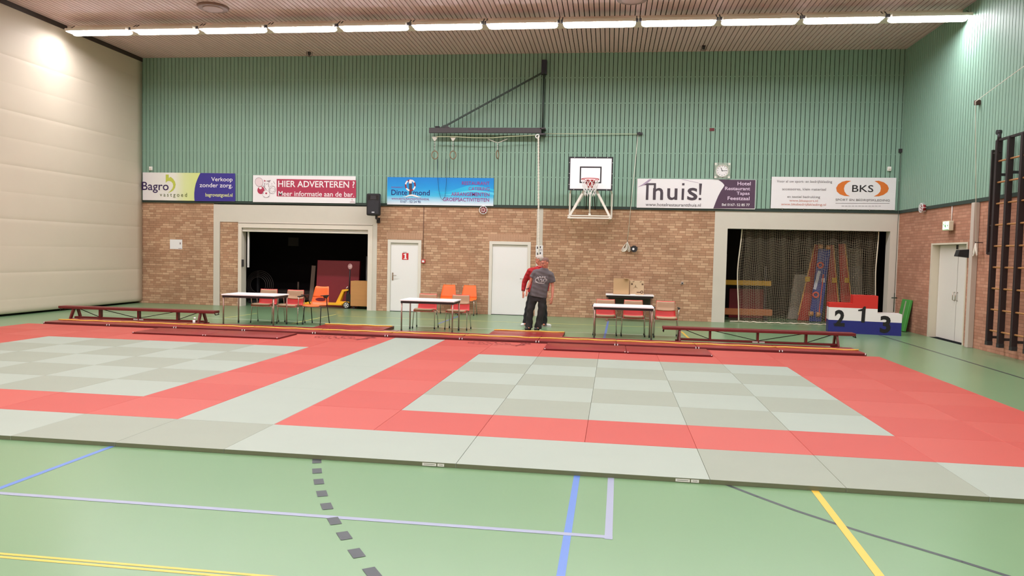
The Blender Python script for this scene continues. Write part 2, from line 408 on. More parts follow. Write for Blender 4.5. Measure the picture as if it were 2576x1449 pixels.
m = MB(); m.box(DX-0.012, DX, mid+0.02, mid+0.10, zt-0.15, zt-0.05); m.build('door_bolt', [IRON], parent=d3)
# overhead door frame in the left bay
m = MB()
fw = mat('cream_bay_frame', (226, 218, 202), 0.55)
m.box(-9.03, -8.92, YB-0.03, YB+0.28, 0, 2.42); m.box(-4.90, -4.76, YB-0.03, YB+0.28, 0, 2.42); m.box(-9.03, -4.76, YB-0.03, YB+0.28, 2.42, OT)
m.box(-9.03, -4.76, YB-0.036, YB-0.03, 2.555, 2.567, 1)  # thin dark trim line across the frame head
d4 = m.build('door_4', [fw, mat('dark_joint_line', (80, 72, 64), 0.8)]); struct(d4, 'cream frame of the open overhead door in the left bay', 'door')
m = MB(); m.box(-8.91, -4.91, YB+0.02, YB+0.12, 2.36, 2.41); m.box(-8.91, -4.91, YB+0.0, YB+0.07, 2.30, 2.352)
m.bevel(0.008, 1).build('raised_door_leaf', [mat('cream_overhead_leaf', (220, 214, 200), 0.5)], parent=d4)
for x in (-8.80, -4.95):
    m = MB(); m.box(x, x+0.04, YB+0.12, YB+0.18, 1.2, 2.34); m.build('guide_rail', [WHITE], parent=d4)
m = MB(); m.box(-8.93, -8.86, YB-0.02, YB+0.02, 1.22, 1.44); m.build('door_latch', [IRON], parent=d4)

# dividing curtain along the left side
CURT = mat('beige_vinyl_curtain', (206, 195, 174), 0.6, spec=0.3, noise=0.04, nscale=1.2)
m = MB(); seams = [0.41 + 0.655*i for i in range(12)]
zs = [0.055]; 
for z in (0.075, 0.11, 0.16, 0.22, 0.3, 0.36): zs.append(z)
for a in seams:
    for d in (-0.012, -0.004, 0.004, 0.012, 0.1, 0.22, 0.33, 0.44, 0.55):
        z = a+d
        if zs[-1]+0.006 < z < ZC-0.02: zs.append(z)
zs.append(ZC-0.02)
ys = [YB-0.03 - i*0.28 for i in range(96)]
def cx(z, y):
    k = (z-0.41)/0.655; fr = k-math.floor(k); i = math.floor(k)
    bulge = 0.001*math.sin(PI*fr)
    s = min(abs(z-(0.41+0.655*round(k))), 0.02)/0.02
    x = XL + bulge - 0.003*(1-s)*(1.5 if round(k) % 2 else 0.6) + 0.002*math.sin(y*1.9+z*0.3)*math.sin(PI*fr)*(0.6+0.4*math.sin(y*0.7+i))
    if z < 0.15: x -= 0.05*((0.15-z)/0.095)**2
    return x
g = [[m.bm.verts.new((cx(z, y), y, z)) for z in zs] for y in ys]
for i in range(len(ys)-1):
    for j in range(len(zs)-1):
        f = m.bm.faces.new((g[i][j], g[i+1][j], g[i+1][j+1], g[i][j+1])); f.smooth = True
back = [[m.bm.verts.new((XL-0.13, y, z)) for z in (zs[0], zs[-1])] for y in (ys[0], ys[-1])]
m.bm.faces.new([g[0][j] for j in range(len(zs))] + [back[0][1], back[0][0]])
m.bm.faces.new((back[0][0], back[0][1], back[1][1], back[1][0]))
m.bm.faces.new([g[i][0] for i in range(len(ys))][::-1] + [back[0][0], back[1][0]])
o = m.build('divider_curtain', [CURT]); tag(o, 'tall beige vinyl curtain dividing the hall along the left side', 'curtain')

# ------------------------------------------------------------------ ceiling lights
DIFF = mat('lit_diffuser', (255, 250, 245), 0.4, emit=((255, 251, 255), LAMP))
DIFF.node_tree.nodes['Principled BSDF'].inputs['Emission Color'].default_value = (1.0, 0.965, 1.03, 1)   # cool white tubes
HOUS = mat('lamp_housing', (232, 226, 214), 0.4)
def make_light():
    t = thing('ceiling_light', '', 'ceiling light'); L = 1.70; Wd = 0.285
    m = MB(); m.box(-L/2, L/2, -Wd/2-0.02, Wd/2+0.02, 0.03, 0.10); m.bevel(0.02, 2).build('housing', [HOUS], t)
    m = MB()                                # shallow boat-shaped diffuser
    rings = []
    for x, k in ((-L/2, 0.0), (-L/2+0.03, 0.45), (-L/2+0.10, 0.85), (-L/2+0.2, 1), (L/2-0.2, 1), (L/2-0.10, 0.85), (L/2-0.03, 0.45), (L/2, 0.0)):
        rings.append([m.bm.verts.new((x, s*Wd/2*(0.75+0.25*k)*c, 0.03 - 0.03*k*d)) for s, c, d in ((-1, 1, 0), (-1, 0.9, 0.7), (-1, 0.5, 0.97), (1, 0.0, 1), (1, 0.5, 0.97), (1, 0.9, 0.7), (1, 1, 0))])
    for A, B in zip(rings, rings[1:]):
        for i in range(6):
            f = m.bm.faces.new((A[i], B[i], B[i+1], A[i+1])); f.smooth = True
    m.build('diffuser', [DIFF], t)
    m = MB(); m.prism([(-L/2, 0.05)] + [(-L/2+0.11-0.11*math.cos(a), -0.022+0.06-0.06*math.sin(a)) for a in [PI/2*i/6 for i in range(7)]] + [(L/2-0.11+0.11*math.sin(a), -0.022+0.06-0.06*math.cos(a)) for a in [PI/2*i/6 for i in range(7)]] + [(L/2, 0.05)], Wd/2, Wd/2+0.012); m.build('added_skirt', [HOUS], t)  # skirt added on the wall side to keep lamp light off the upper wall
    for x in (-L/2-0.03, L/2+0.03):
        m = MB(); m.box(x-0.03, x+0.03, -0.03, 0.03, 0.06, 0.13); m.bar((x, 0, 0.1), (x, 0.25, 0.27), 0.025, 0.01); m.build('bracket', [IRON], t)
    return t
L0 = make_light()
ordn = ['at the far left against the curtain', 'second from the curtain', 'third from the curtain', 'fourth from the curtain', 'fifth from the curtain', 'sixth from the curtain, left of the hoop beam',
        'sixth from the right wall', 'fifth from the right wall', 'fourth from the right wall', 'third from the right wall', 'second from the right wall', 'at the far right against the green wall']
for r, yy in enumerate((9.95, 3.35, -3.25, -9.85)):
    for i in range(12):
        o = L0 if (r == 0 and i == 0) else copy_tree(L0)
        o.location = (XL + 1.25 + i*1.838, yy, ZC-0.335 if r == 0 else ZC-0.17)
        if r == 0: tag(o, 'long lit ceiling lamp, ' + ordn[i], 'ceiling light', 'ceiling lights in the visible row')
        else: tag(o, 'lit ceiling lamp of the rows outside the photo', 'ceiling light', 'ceiling lights beyond the frame')

# ------------------------------------------------------------------ judo mats
TH_ = -0.008
def jp(u, v):
    x, y = 1.04*u+0.04, (0.953 if v >= 0 else 0.965)*v+0.02
    return x*math.cos(TH_)-y*math.sin(TH_), x*math.sin(TH_)+y*math.cos(TH_)
def judo_mat_material(name, rgb, rough):
    m = mat(name, rgb, rough, spec=0.5, noise=0.035, nscale=2.5, bump=0.15, bscale=260)
    return m
JG = [judo_mat_material('judo_green_light_sheen', (153, 163, 149), 0.50), judo_mat_material('judo_green_dark_sheen', (141, 148, 131), 0.55)]  # weave-direction sheen put into a lighter and a darker green
JR = [judo_mat_material('judo_red_light_sheen', (180, 74, 62), 0.50), judo_mat_material('judo_red_dark_sheen', (176, 68, 56), 0.54)]  # same sheen put into a lighter and a darker red
JS = mat('judo_mat_side', (112, 118, 92), 0.7)
EMB = mat('dark_red_print', (120, 22, 18), 0.6)
def nth(i): return ['first', 'second', 'third', 'fourth', 'fifth', 'sixth', 'seventh', 'eighth', 'ninth'][i]
def judo(u0, u1, v0, v1, red, alt, label, group):
    g = 0.0012
    c = [jp(u0+g, v0+g), jp(u1-g, v0+g), jp(u1-g, v1-g), jp(u0+g, v1-g)]
    cx_, cy_ = sum(p[0] for p in c)/4, sum(p[1] for p in c)/4
    b = MB(); b.prism([(p[0]-cx_, p[1]-cy_) for p in c], 0.0, MT + random.uniform(-0.0006, 0.0006), 'xy', 0, 1)
    b.bevel(0.0025, 1)
    o = b.build('judo_mat', [(JR if red else JG)[alt], JS if not red else JR[1]], loc=(cx_, cy_, 0))
    tag(o, label, 'judo mat', group); return o
front = {}
for v in range(-2, 7):
    for u in range(-10, 7):
        red = None
        alt = (u+v) % 2
        if v == -2:
            if u in (0, 2, 4): 
                if u != 4: continue
            if -1 <= u < 3 and u % 2: 
                o = judo(u, u+2, v, v+1, False, 0, 'long pale green judo mat of the front border, ' + ('left' if u == -1 else 'right') + ' of the two long ones', 'front border mats')
                front[u] = o; continue
            side = 'to the left of the two long mats' if u < -1 else 'to the right of the two long mats'
            k = -2-u if u < -1 else u-3
            alt = 1 if u in (-2, 3, 4) else u % 2 if u < 0 else 0
            if u == 6: alt = 1
            judo(u, u+1, v, v+1, False, alt, nth(k)+' square green front border mat '+side, 'front border mats'); continue
        if u == -2:
            if v % 2 == 0: continue
            top = min(v+2, 7)
            judo(u, u+1, v, top, False, 0, nth((v+1)//2)+' long pale mat from the front in the strip between the contest areas', 'mats of the pale middle strip'); continue
        if u < -2: area, lo, hi, ul = 'left', -10, -2, -8
        else: area, lo, hi, ul = 'right', -1, 7, 0
        inner = (0 <= v < 5) and (ul <= u < ul+5)
        if inner: lab = '%s green mat, %s contest area, row %s from front, column %s from left' % ('pale' if not alt else 'darker-sheen', area, nth(v), nth(u-ul))
        else: lab = '%s red border mat, %s contest area, row %s from front, column %s from left' % ('lighter-sheen' if not alt else 'deeper', area, nth(v+1), nth(u-lo))
        o = judo(u, u+1, v, v+1, not inner, alt, lab, ('green mats of the ' if inner else 'red border mats of the ')+area+' contest area')
        if (u, v) in ((-4, 6), (0, 6)):
            # printed federation-like ring of dashes and two brush characters
            cxm, cym = o.location.x, o.location.y
            px0, px1, py0 = ((790, 897, 848) if u == -4 else (1175, 1284, 864))
            c = (onZ(px0, py0, MT)+onZ(px1, py0+ (1 if u == -4 else 2), MT))/2; rx = (onZ(px1, py0, MT)-onZ(px0, py0, MT)).length/2; ry = 0.25; c.y = 6.36
            pe = MB(); zz = MT+0.0035
            for i in range(26):
                a = 2*PI*i/26; a2 = a+0.15
                for k0, k1 in ((0.95, 1.0),) + (((0.74, 0.86),) if i % 2 else ()):
                    pe.face([(c.x-cxm+rx*k*math.cos(t), c.y-cym+ry*k*math.sin(t), zz) for k, t in ((k0, a), (k1, a), (k1, a2), (k0, a2))])
            for i in range(9):
                xx = c.x-cxm + rx*(-0.5+i*0.12); dy = 0.10*math.sin(i*2.3)
                pe.face([(xx, c.y-cym+dy-0.02, zz), (xx+rx*0.09, c.y-cym+dy-0.03, zz), (xx+rx*0.09, c.y-cym+dy+0.02, zz), (xx, c.y-cym+dy+0.03, zz)])
            pe.build('printed_emblem', [EMB], o, recalc=False)
            d = onZ(px1+26, py0+1, MT); d.y = 6.33; pe = MB()
            for i, (a, b) in enumerate((((-.16, -.1), (.12, -.04)), ((-.05, -.2), (.02, .1)), ((.0, .08), (.18, .2)), ((-.02, .2), (.2, .12)), ((.06, .0), (.1, .28)))):
                pa = Vector((d.x-cxm+a[0], d.y-cym+a[1]*1.3, 0)); pb = Vector((d.x-cxm+b[0], d.y-cym+b[1]*1.3, 0)); nn = (pb-pa).normalized(); nn = Vector((-nn.y, nn.x, 0))*0.016
                pe.face([(q.x, q.y, zz+i*0.0002) for q in (pa-nn, pb-nn, pb+nn, pa+nn)])
            pe.build('printed_characters', [EMB], o, recalc=False)
# white maker's stickers on the front edge of the two long mats
for u, (a, b, c) in ((-1, (1063, 1101, 1118)), (1, (1699, 1738, 1758))):
    o = front[u]; L = o.location
    for p, q in ((a, b-3), (b, c)):
        v0 = onY(p, 1165 if u == -1 else 1209, L.y-0.487); v1 = onY(q, 1167 if u == -1 else 1210.5, L.y-0.487)
        s = MB(); x0, x1 = v0.x-L.x, v1.x-L.x; yy = lambda x: -0.4895+TH_*x
        s.face([(x0, yy(x0), 0.008), (x1, yy(x1), 0.008), (x1, yy(x1), 0.032), (x0, yy(x0), 0.032)])
        st = s.build('maker_sticker', [PAPER], o, recalc=False)
        s = MB(); s.face([(x0+0.012, yy(x0)-0.0008, 0.019), (x1-0.012, yy(x1)-0.0008, 0.019), (x1-0.012, yy(x1)-0.0008, 0.023), (x0+0.012, yy(x0)-0.0008, 0.023)]); s.build('sticker_print', [mat('grey_print', (120, 122, 118), 0.7)], st, recalc=False)

# ------------------------------------------------------------------ dark red gymnastics mats behind
GM = mat('dark_red_gym_vinyl', (138, 34, 37), 0.32, spec=0.5, noise=0.06, nscale=1.5)
GME = mat('dark_red_gym_edge', (96, 14, 18), 0.5)
YST = mat('yellow_mat_strap', (244, 196, 84), 0.6)
def gym_mat(x0, x1, y0, y1, z0, th, label, group, strap=None, sy=None, th_=0.0, straps_end=True):
    cx_, cy_ = (x0+x1)/2, (y0+y1)/2; hx, hy = (x1-x0)/2-0.003, (y1-y0)/2-0.003
    b = MB(); b.box(-hx, hx, -hy, hy, 0, th, 0); b.bevel(0.012, 2)
    for f in b.bm.faces:
        if abs(f.normal.z) < 0.5: f.material_index = 1
    t = thing('gym_mat', label, 'gym mat', (cx_, cy_, z0), th_, group)
    b.build('mat_body', [GM, GME], t, smooth=0.6)
    if sy is not None:
        m = MB(); n = 16; pts = []
        for i in range(n+1):
            x = -hx + 2*hx*i/n; pts.append((x, sy-cy_ + 0.012*math.sin(i*1.3+x0), th+0.001))
        pts = [(x, y_, z+0.009+0.003*math.sin(x*9)) for x, y_, z in pts]; m.tube(pts, 0.0125, 6)
        m.build('strap', [YST], t)
    for sx in (-1, 1):
        m = MB(); m.box(sx*(hx-0.024)-0.008, sx*(hx-0.024)+0.008, -hy-0.003, -hy+0.014, th*0.6, th+0.002); m.build('corner_tab', [PAPER], t)
    return t
gx = [-10.03 + 1.565*i for i in range(12)]
wh = ['against the curtain end', 'second from the left', 'third from the left', 'fourth from the left', 'fifth from the left', 'sixth from the left', 'fifth from the right', 'fourth from the right', 'third from the right', 'second from the right', 'at the right end']
for i in range(11):
    yo = 0.055-0.008*(gx[i]+gx[i+1])/2 + 0.004*math.sin(i*2)
    gym_mat(gx[i], gx[i+1], 6.725+yo, 7.67+yo, 0, 0.078, 'dark red gym mat with yellow strap in the long row, '+wh[i], 'long row of dark red gym mats', sy=7.19+yo, th_=-0.008)
gym_mat(-7.12, -5.58, 5.70, 6.60, MT+0.001, 0.032, 'dark red gym mat lying on red judo mats, left one of the left pair', 'dark red mats lying on the judo mats')
gym_mat(-5.58, -4.04, 5.70, 6.60, MT+0.001, 0.032, 'dark red gym mat lying on red judo mats, right one of the left pair', 'dark red mats lying on the judo mats')
gym_mat(1.14, 2.66, 5.66, 6.56, MT+0.001, 0.032, 'dark red gym mat lying on red judo mats, left one of the right pair', 'dark red mats lying on the judo mats')
gym_mat(2.66, 4.20, 5.64, 6.54, MT+0.001, 0.032, 'dark red gym mat lying on red judo mats, right one of the right pair', 'dark red mats lying on the judo mats')
gym_mat(-4.22, -2.60, 7.76, 8.72, 0, 0.07, 'single dark red gym mat on the floor between the left and middle tables', 'dark red mats behind the long row', sy=8.55)
gym_mat(-0.24, 1.36, 7.76, 8.86, 0, 0.07, 'single dark red gym mat at the feet of the two men', 'dark red mats behind the long row', sy=8.6)

# ------------------------------------------------------------------ balance benches
BR = mat('dark_red_bench_paint', (112, 30, 32), 0.4, noise=0.08, nscale=3, stretch=(0.5, 6, 6))
BRD = mat('dark_bench_iron', (40, 26, 28), 0.5, 0.2)
def bench(label, x0, x1, y, rz=0.0):
    t = thing('balance_bench', label, 'bench', ((x0+x1)/2, y, 0), rz, 'balance benches behind the mats'); h = (x1-x0)/2; zt = 0.34
    m = MB(); m.box(-h, h, -0.13, 0.13, zt-0.06, zt); m.bevel(0.012, 2).build('seat_plank', [BR], t)
    m = MB(); m.box(-h+0.35, h-0.30, -0.05, 0.05, 0.055, 0.10); m.bevel(0.006, 1).build('balance_beam', [BR], t)
    for x in (-h/2+0.02, 0.02, h/2+0.02):
        m = MB(); m.box(x-0.022, x+0.022, -0.045, 0.045, 0.10, zt-0.045); m.build('upright', [BR], t)
    xs = [-h+0.42, -h/2+0.02, 0.02, h/2+0.02, h-0.4]
    for i in range(4):
        z0, z1 = (zt-0.05, 0.11) if i < 2 else (0.11, zt-0.05)
        m = MB(); m.bar((xs[i]+0.03, -0.03, z0), (xs[i+1]-0.03, -0.03, z1), 0.014, 0.014); m.build('brace', [BRD], t)
    for s in (-1, 1):
        for yy in (-1, 1):
            m = MB(); x = s*(h-0.36)
            m.bar((x, yy*0.06, zt-0.045), (x+s*0.012, yy*0.17, 0.05), 0.07, 0.035, (1, 0, 0)); m.box(x+s*0.012-0.06, x+s*0.012+0.06, yy*0.17-0.03, yy*0.17+0.03, 0.0, 0.05)
            m.build('leg', [BR], t)
    m = MB(); m.tube([(h-0.02, -0.08, zt-0.03), (h+0.01, -0.08, zt-0.09), (h+0.01, 0.08, zt-0.09), (h-0.02, 0.08, zt-0.03)], 0.011, 6); m.build('hook', [BRD], t)
    m = MB(); m.tube([(-h+0.03, -0.08, zt-0.04), (-h+0.02, -0.08, zt-0.11), (-h+0.02, 0.08, zt-0.11), (-h+0.03, 0.08, zt-0.04)], 0.011, 6); m.build('hook', [BRD], t)
    for x in (-0.09, 0.05):
        m = MB(); m.box(x, x+0.11, -0.054, -0.05, 0.065, 0.092); m.build('number_plate', [mat('pale_pink_label', (205, 190, 186), 0.6)], t)
    return t
b1 = bench('long dark red balance bench on the left, in front of the curtain corner', -10.52, -6.63, 8.06, 0.004)
m = MB(); m.ball((1.52, -0.20, 0.17), 0.026); m.tube([(1.50, -0.19, 0.02), (1.50, -0.19, 0.13)], 0.03, 10); m.build('transport_roller', [PAPER], b1)
bench('long dark red balance bench on the right, in front of the podium', 3.47, 7.36, 8.08, -0.004)

# ------------------------------------------------------------------ folding tables
TOP = mat('white_laminate', (246, 244, 242), 0.35)
TLEG = mat('brownish_chrome_leg', (170, 138, 126), 0.3, 0.7)
def table(label, x, y, w_=1.32, d=0.70, z=0.73, rz=0.0, panel=False):
    t = thing('folding_table', label, 'table', (x, y, 0), rz, 'white folding tables')
    m = MB(); m.box(-w_/2, w_/2, -d/2, d/2, z-0.028, z); m.bevel(0.006, 2).build('tabletop', [TOP], t)
    m = MB(); a, b = w_/2-0.02, d/2-0.02
    for p in ((-a, a, -b, -b+0.02), (-a, a, b-0.02, b), (-a, -a+0.02, -b+0.02, b-0.02), (a-0.02, a, -b+0.02, b-0.02)): m.box(*p, z-0.08, z-0.029)
    m.build('apron', [mat('dark_table_apron', (36, 22, 24), 0.5)], t)
    if panel:
        m = MB(); m.box(-a+0.05, a-0.04, b-0.06, b-0.04, z-0.36, z-0.087); m.build('modesty_panel', [mat('dark_grey_panel', (72, 66, 60), 0.6)], t)
        for sx in (-1, 1):
            m = MB(); m.box(sx*(a-0.03)-0.025, sx*(a-0.03)+0.025, -0.03, 0.03, 0.04, z-0.087); m.box(sx*(a-0.03)-0.03, sx*(a-0.03)+0.03, -b, b, 0, 0.045); m.build('leg', [TLEG], t)
        m = MB(); m.bar((-a+0.03, 0, 0.10), (a-0.03, 0, 0.10), 0.03, 0.03); m.build('stretcher', [CHROME], t)
        return t
    for sx in (-1, 1):
        for sy in (-1, 1):
            m = MB(); xx, yy = sx*(a-0.02), sy*(b-0.02)
            m.tube([(xx, yy, 0.05), (xx, yy, z-0.03)], 0.017, 10); l = m.build('leg', [TLEG], t)
            m = MB(); m.tube([(xx, yy, 0), (xx, yy, 0.055)], 0.02, 10); m.build('foot_cap', [BLACK], l)
    return t
table('white folding table on the left beside the single orange armchair', -5.90, 8.50, 1.29, 0.80, rz=0.01)
table('white folding table in the middle, before the door marked with a number', -1.69, 8.50, 1.24, 0.80)
table('white folding table on the right with three red armchairs behind it', 2.635, 8.50, 1.30, 0.80)
tbk = table('white table against the brick wall carrying the cardboard boxes', 2.90, 13.02, 1.32, 0.72, z=0.75, panel=True)

# ------------------------------------------------------------------ chairs
RED = mat('red_chair_shell', (206, 44, 38), 0.45); PAD = mat('beige_upholstery', (178, 146, 116), 0.8, noise=0.06, nscale=30)
ORG = mat('orange_shell', (244, 112, 46), 0.42)
def slab(m, prof, wfun, th, mi=0, nx=9, curve=0.0):
    """thick shell swept along a side profile [(y,z)], width by position, slightly dished"""
    n = len(prof); F, Bk = [], []
    for i, (y, z) in enumerate(prof):
        a, b = prof[max(i-1, 0)], prof[min(i+1, n-1)]
        ty, tz = b[0]-a[0], b[1]-a[1]; l = math.hypot(ty, tz); ny, nz = -tz/l, ty/l
        W = wfun(i/(n-1)); rf, rb = [], []
        for j in range(nx):
            s = -1 + 2*j/(nx-1); d = curve*(s*s)
            rf.append(m.bm.verts.new((W*s, y+ny*d, z+nz*d))); rb.append(m.bm.verts.new((W*s, y+ny*(d-th), z+nz*(d-th))))
        F.append(rf); Bk.append(rb)
    def q(a, b, c, d): f = m.bm.faces.new((a, b, c, d)); f.material_index = mi; f.smooth = True
    for i in range(n-1):
        for j in range(nx-1):
            q(F[i][j], F[i][j+1], F[i+1][j+1], F[i+1][j]); q(Bk[i][j], Bk[i+1][j], Bk[i+1][j+1], Bk[i][j+1])
        q(F[i][0], F[i+1][0], Bk[i+1][0], Bk[i][0]); q(F[i][-1], Bk[i][-1], Bk[i+1][-1], F[i+1][-1])
    for j in range(nx-1):
        q(F[0][j], Bk[0][j], Bk[0][j+1], F[0][j+1]); q(F[-1][j], F[-1][j+1], Bk[-1][j+1], Bk[-1][j])
def rw(W, r=0.12):
    return lambda t: W*(1-0.14*max(0, (r-t)/r)**2-0.12*max(0, (t-(1-r))/r)**2)
def legs_of(t, met, w_=0.235, front_y=-0.20, back_y=0.22, thin=0.011, foot=True):
    for sx in (-1, 1):
        for yf, yt in ((front_y, -0.15), (back_y, 0.14)):
            m = MB(); m.tube([(sx*w_*1.05, yf, 0.015), (sx*w_, yt, 0.40), (sx*(w_-0.03), yt, 0.415)], thin, 8); l = m.build('leg', [met], t)
            if foot:
                m = MB(); m.tube([(sx*w_*1.05, yf, 0), (sx*w_*1.05, yf, 0.045)], 0.016, 8); m.build('foot_cap', [BLACK], l)
def red_chair(arms=True):
    t = thing('armchair', '', 'chair')
    seat = [(-0.235, 0.415), (-0.225, 0.435), (-0.15, 0.445), (0.0, 0.435), (0.12, 0.425), (0.17, 0.435), (0.20, 0.475), (0.222, 0.56), (0.25, 0.68), (0.27, 0.785), (0.275, 0.80)]
    m = MB(); slab(m, seat, lambda u: 0.235 if u < 0.45 else 0.235-0.028*(u-0.45)/0.55, 0.012, curve=0.018); m.build('shell', [RED], t)
    m = MB(); slab(m, [(-0.245, 0.425), (-0.242, 0.45), (-0.22, 0.465), (-0.1, 0.467), (0.03, 0.46), (0.12, 0.452)], rw(0.222), 0.024, curve=0.010); m.build('seat_pad', [PAD], t)
    m = MB(); slab(m, [(0.205, 0.595), (0.222, 0.605), (0.236, 0.67), (0.252, 0.74), (0.258, 0.772), (0.267, 0.787)], lambda u: 0.222-0.022*u-0.012*max(0, (0.2-u)/0.2), 0.026, curve=0.016); m.build('back_pad', [PAD], t)
    for ya in (-0.165, 0.125): m = MB(); m.box(-0.255, 0.255, ya, ya+0.03, 0.395, 0.412); m.build('seat_rail', [CHROME], t)
    legs_of(t, CHROME, 0.25)
    if arms:
        for sx in (-1, 1):
            m = MB(); m.tube([(sx*0.25, -0.15, 0.405), (sx*0.275, -0.16, 0.63), (sx*0.275, -0.10, 0.655), (sx*0.275, 0.16, 0.65), (sx*0.262, 0.17, 0.5), (sx*0.25, 0.14, 0.41)], 0.010, 8); a = m.build('armrest', [CHROME], t)
            m = MB(); m.box(sx*0.275-0.025, sx*0.275+0.025, -0.19, 0.10, 0.658, 0.682); m.bevel(0.008, 2).build('arm_pad', [BLACK], a)
    return t
def orange_chair(hole, arms, met, gray_back=False):
    t = thing('shell_chair', '', 'chair')
    prof = [(-0.24, 0.42), (-0.21, 0.44), (-0.1, 0.437), (0.02, 0.428), (0.11, 0.428), (0.165, 0.45), (0.19, 0.50)]
    wb = lambda z: 0.235-0.05*max(0, (z-0.5)/0.35)
    m = MB(); slab(m, prof, lambda u: 0.235-0.012*(1-u), 0.010, curve=0.018)
    yb = lambda z: 0.19+(z-0.5)*0.26
    if hole:                                  # back panel with an oval hand hole
        ov = [(0.145*math.cos(2*PI*i/32)**1, 0.555+0.042*math.sin(2*PI*i/32)) for i in range(32)]
        out = []
        for i in range(32):
            a = 2*PI*i/32; ca, sa = math.cos(a), math.sin(a)
            k = 1/max(abs(ca), abs(sa)); xx, zz = ca*k, sa*k
            z = 0.555 + zz*(0.055 if zz < 0 else 0.055); out.append((xx*wb(z), z))
        for dy in (0, 0.010):
            A = [m.bm.verts.new((x, yb(z)+0.018*(x/0.23)**2*-1+dy, z)) for x, z in ov]; Bq = [m.bm.verts.new((x, yb(z)-0.018*(x/0.23)**2+dy, z)) for x, z in out]
            for i in range(32): f = m.bm.faces.new((A[i], A[(i+1) % 32], Bq[(i+1) % 32], Bq[i])); f.smooth = True
        z0 = 0.61
    else: z0 = 0.49
    up = [(yb(z0+(0.85-z0)*i/8), z0+(0.85-z0)*i/8) for i in range(9)]
    up[-1] = (up[-1][0]+0.012, up[-1][1])
    slab(m, up, lambda u: wb(z0+(0.85-z0)*u)*(1-0.08*max(0, (u-0.88)/0.12)**2), 0.010, curve=0.018)
    m.build('shell', [ORG], t)
    for ya in (-0.165, 0.125): m = MB(); m.box(-0.22, 0.22, ya, ya+0.03, 0.397, 0.412); m.build('seat_rail', [CHROME], t)
    legs_of(t, met, 0.225)
    if arms:
        for sx in (-1, 1):
            m = MB(); m.tube([(sx*0.225, 0.12, 0.41), (sx*0.26, 0.05, 0.60), (sx*0.265, 0.0, 0.655)], 0.012, 8); a = m.build('armrest', [BLACK], t)
            m = MB(); m.prism([(-0.20, 0.675), (0.09, 0.675), (0.09, 0.66), (0.0, 0.60), (-0.04, 0.60), (-0.09, 0.655), (-0.20, 0.66)], sx*0.265-0.028, sx*0.265+0.028, 'yz'); m.build('arm_pad', [BLACK], a)
    return t
rc = red_chair(True); GR = 'red and beige armchairs at the tables'
spots = [(-5.98, 9.13, 0.05, 'red and beige armchair behind the left table, nearer the curtain'), (-5.31, 9.13, -0.03, 'red and beige armchair behind the left table, next to the orange one'),
         (2.25, 9.13, 0.0, 'red and beige armchair behind the left half of the right table'), (2.885, 9.13, -0.01, 'red and beige armchair behind the right half of the right table'), (3.615, 9.13, -0.02, 'red and beige armchair standing clear of the right table end')]
for i, (x, y, a, l) in enumerate(spots):
    o = rc if i == 0 else copy_tree(rc); o.location = (x, y, 0); o.rotation_euler[2] = a; tag(o, l, 'chair', GR)
rn = red_chair(False); rn.name = 'stacking_chair'
for i, (x, y, a, l) in enumerate([(-1.98, 9.18, 0.02, 'armless red and beige chair behind the middle table, left one'), (-1.19, 9.16, -0.05, 'armless red and beige chair behind the middle table, right one')]):
    o = rn if i == 0 else copy_tree(rn); o.location = (x, y, 0); o.rotation_euler[2] = a; tag(o, l, 'chair', 'red and beige chairs without arms')
oc = orange_chair(True, True, BLACK); oc.location = (-4.67, 9.12, 0); oc.rotation_euler[2] = -0.16; oc.scale = (1, 1, 1.06)
tag(oc, 'orange shell armchair with an oval hole in its back, beside the left table', 'chair')
og = orange_chair(False, False, CHROME)
for i, (x, y, l) in enumerate([(-2.36, 13.20, 'orange shell chair against the brick wall, half hidden by the middle table'), (-1.74, 13.20, 'orange shell chair against the brick wall, close to the plain white door')]):
    o = og if i == 0 else copy_tree(og); o.location = (x, y, 0); o.rotation_euler[2] = -0.05; tag(o, l, 'chair', 'orange chairs at the wall')

# ------------------------------------------------------------------ boxes on the back table
CARD = mat('brown_cardboard', (196, 160, 118), 0.8, noise=0.05, nscale=4); CARDP = mat('printed_cardboard', (204, 176, 140), 0.8); INK = mat('brown_box_print', (104, 78, 58), 0.8)
t = thing('cardboard_box', 'plain brown cardboard box with open top on the back table', 'box', (2.66, 13.0, 0.751))
a, b, h = 0.215, 0.17, 0.43
m = MB()
for q in ((-a, a, -b, -b+0.006), (-a, a, b-0.006, b), (-a, -a+0.006, -b+0.006, b-0.006), (a-0.006, a, -b+0.006, b-0.006)): m.box(*q, 0, h)
m.box(-a, a, -b, b, 0, 0.006); m.build('box_body', [CARD], t)
m = MB(); m.bar((a*0.9, -b*0.9, h+0.001), (a*0.3, -b*0.9, h+0.03), 0.3, 0.005, (0, 0, 1)); m.build('flap', [CARD], t)
m = MB(); m.bar((-a*0.95, 0, h+0.004), (-a*0.1, 0, h+0.01), 0.32, 0.005, (0, 0, 1)); m.build('flap', [CARD], t)
t = thing('cardboard_box', 'printed cardboard box with dark symbols beside the plain box', 'box', (3.09, 13.06, 0.751))
a, b, h = 0.195, 0.15, 0.38
m = MB(); m.box(-a, a, -b, b, 0, h); m.bevel(0.004, 1).build('box_body', [CARDP], t)
m = MB(); y_ = -b-0.002
for x in (-0.16, 0.13): m.box(x, x+0.05, y_, y_+0.001, 0.27, 0.315)
for x in (-0.12, 0.08): m.bar((x, y_, 0.35), (x+0.05, y_, 0.37), 0.002, 0.014, (0, 0, 1))
for i in range(8):
    a0, a1 = PI*i/8, PI*(i+1)/8
    m.bar((-0.035+0.05*math.cos(a0), y_, 0.17+0.05*math.sin(a0)), (-0.035+0.05*math.cos(a1), y_, 0.17+0.05*math.sin(a1)), 0.002, 0.012, (0, 1, 0))
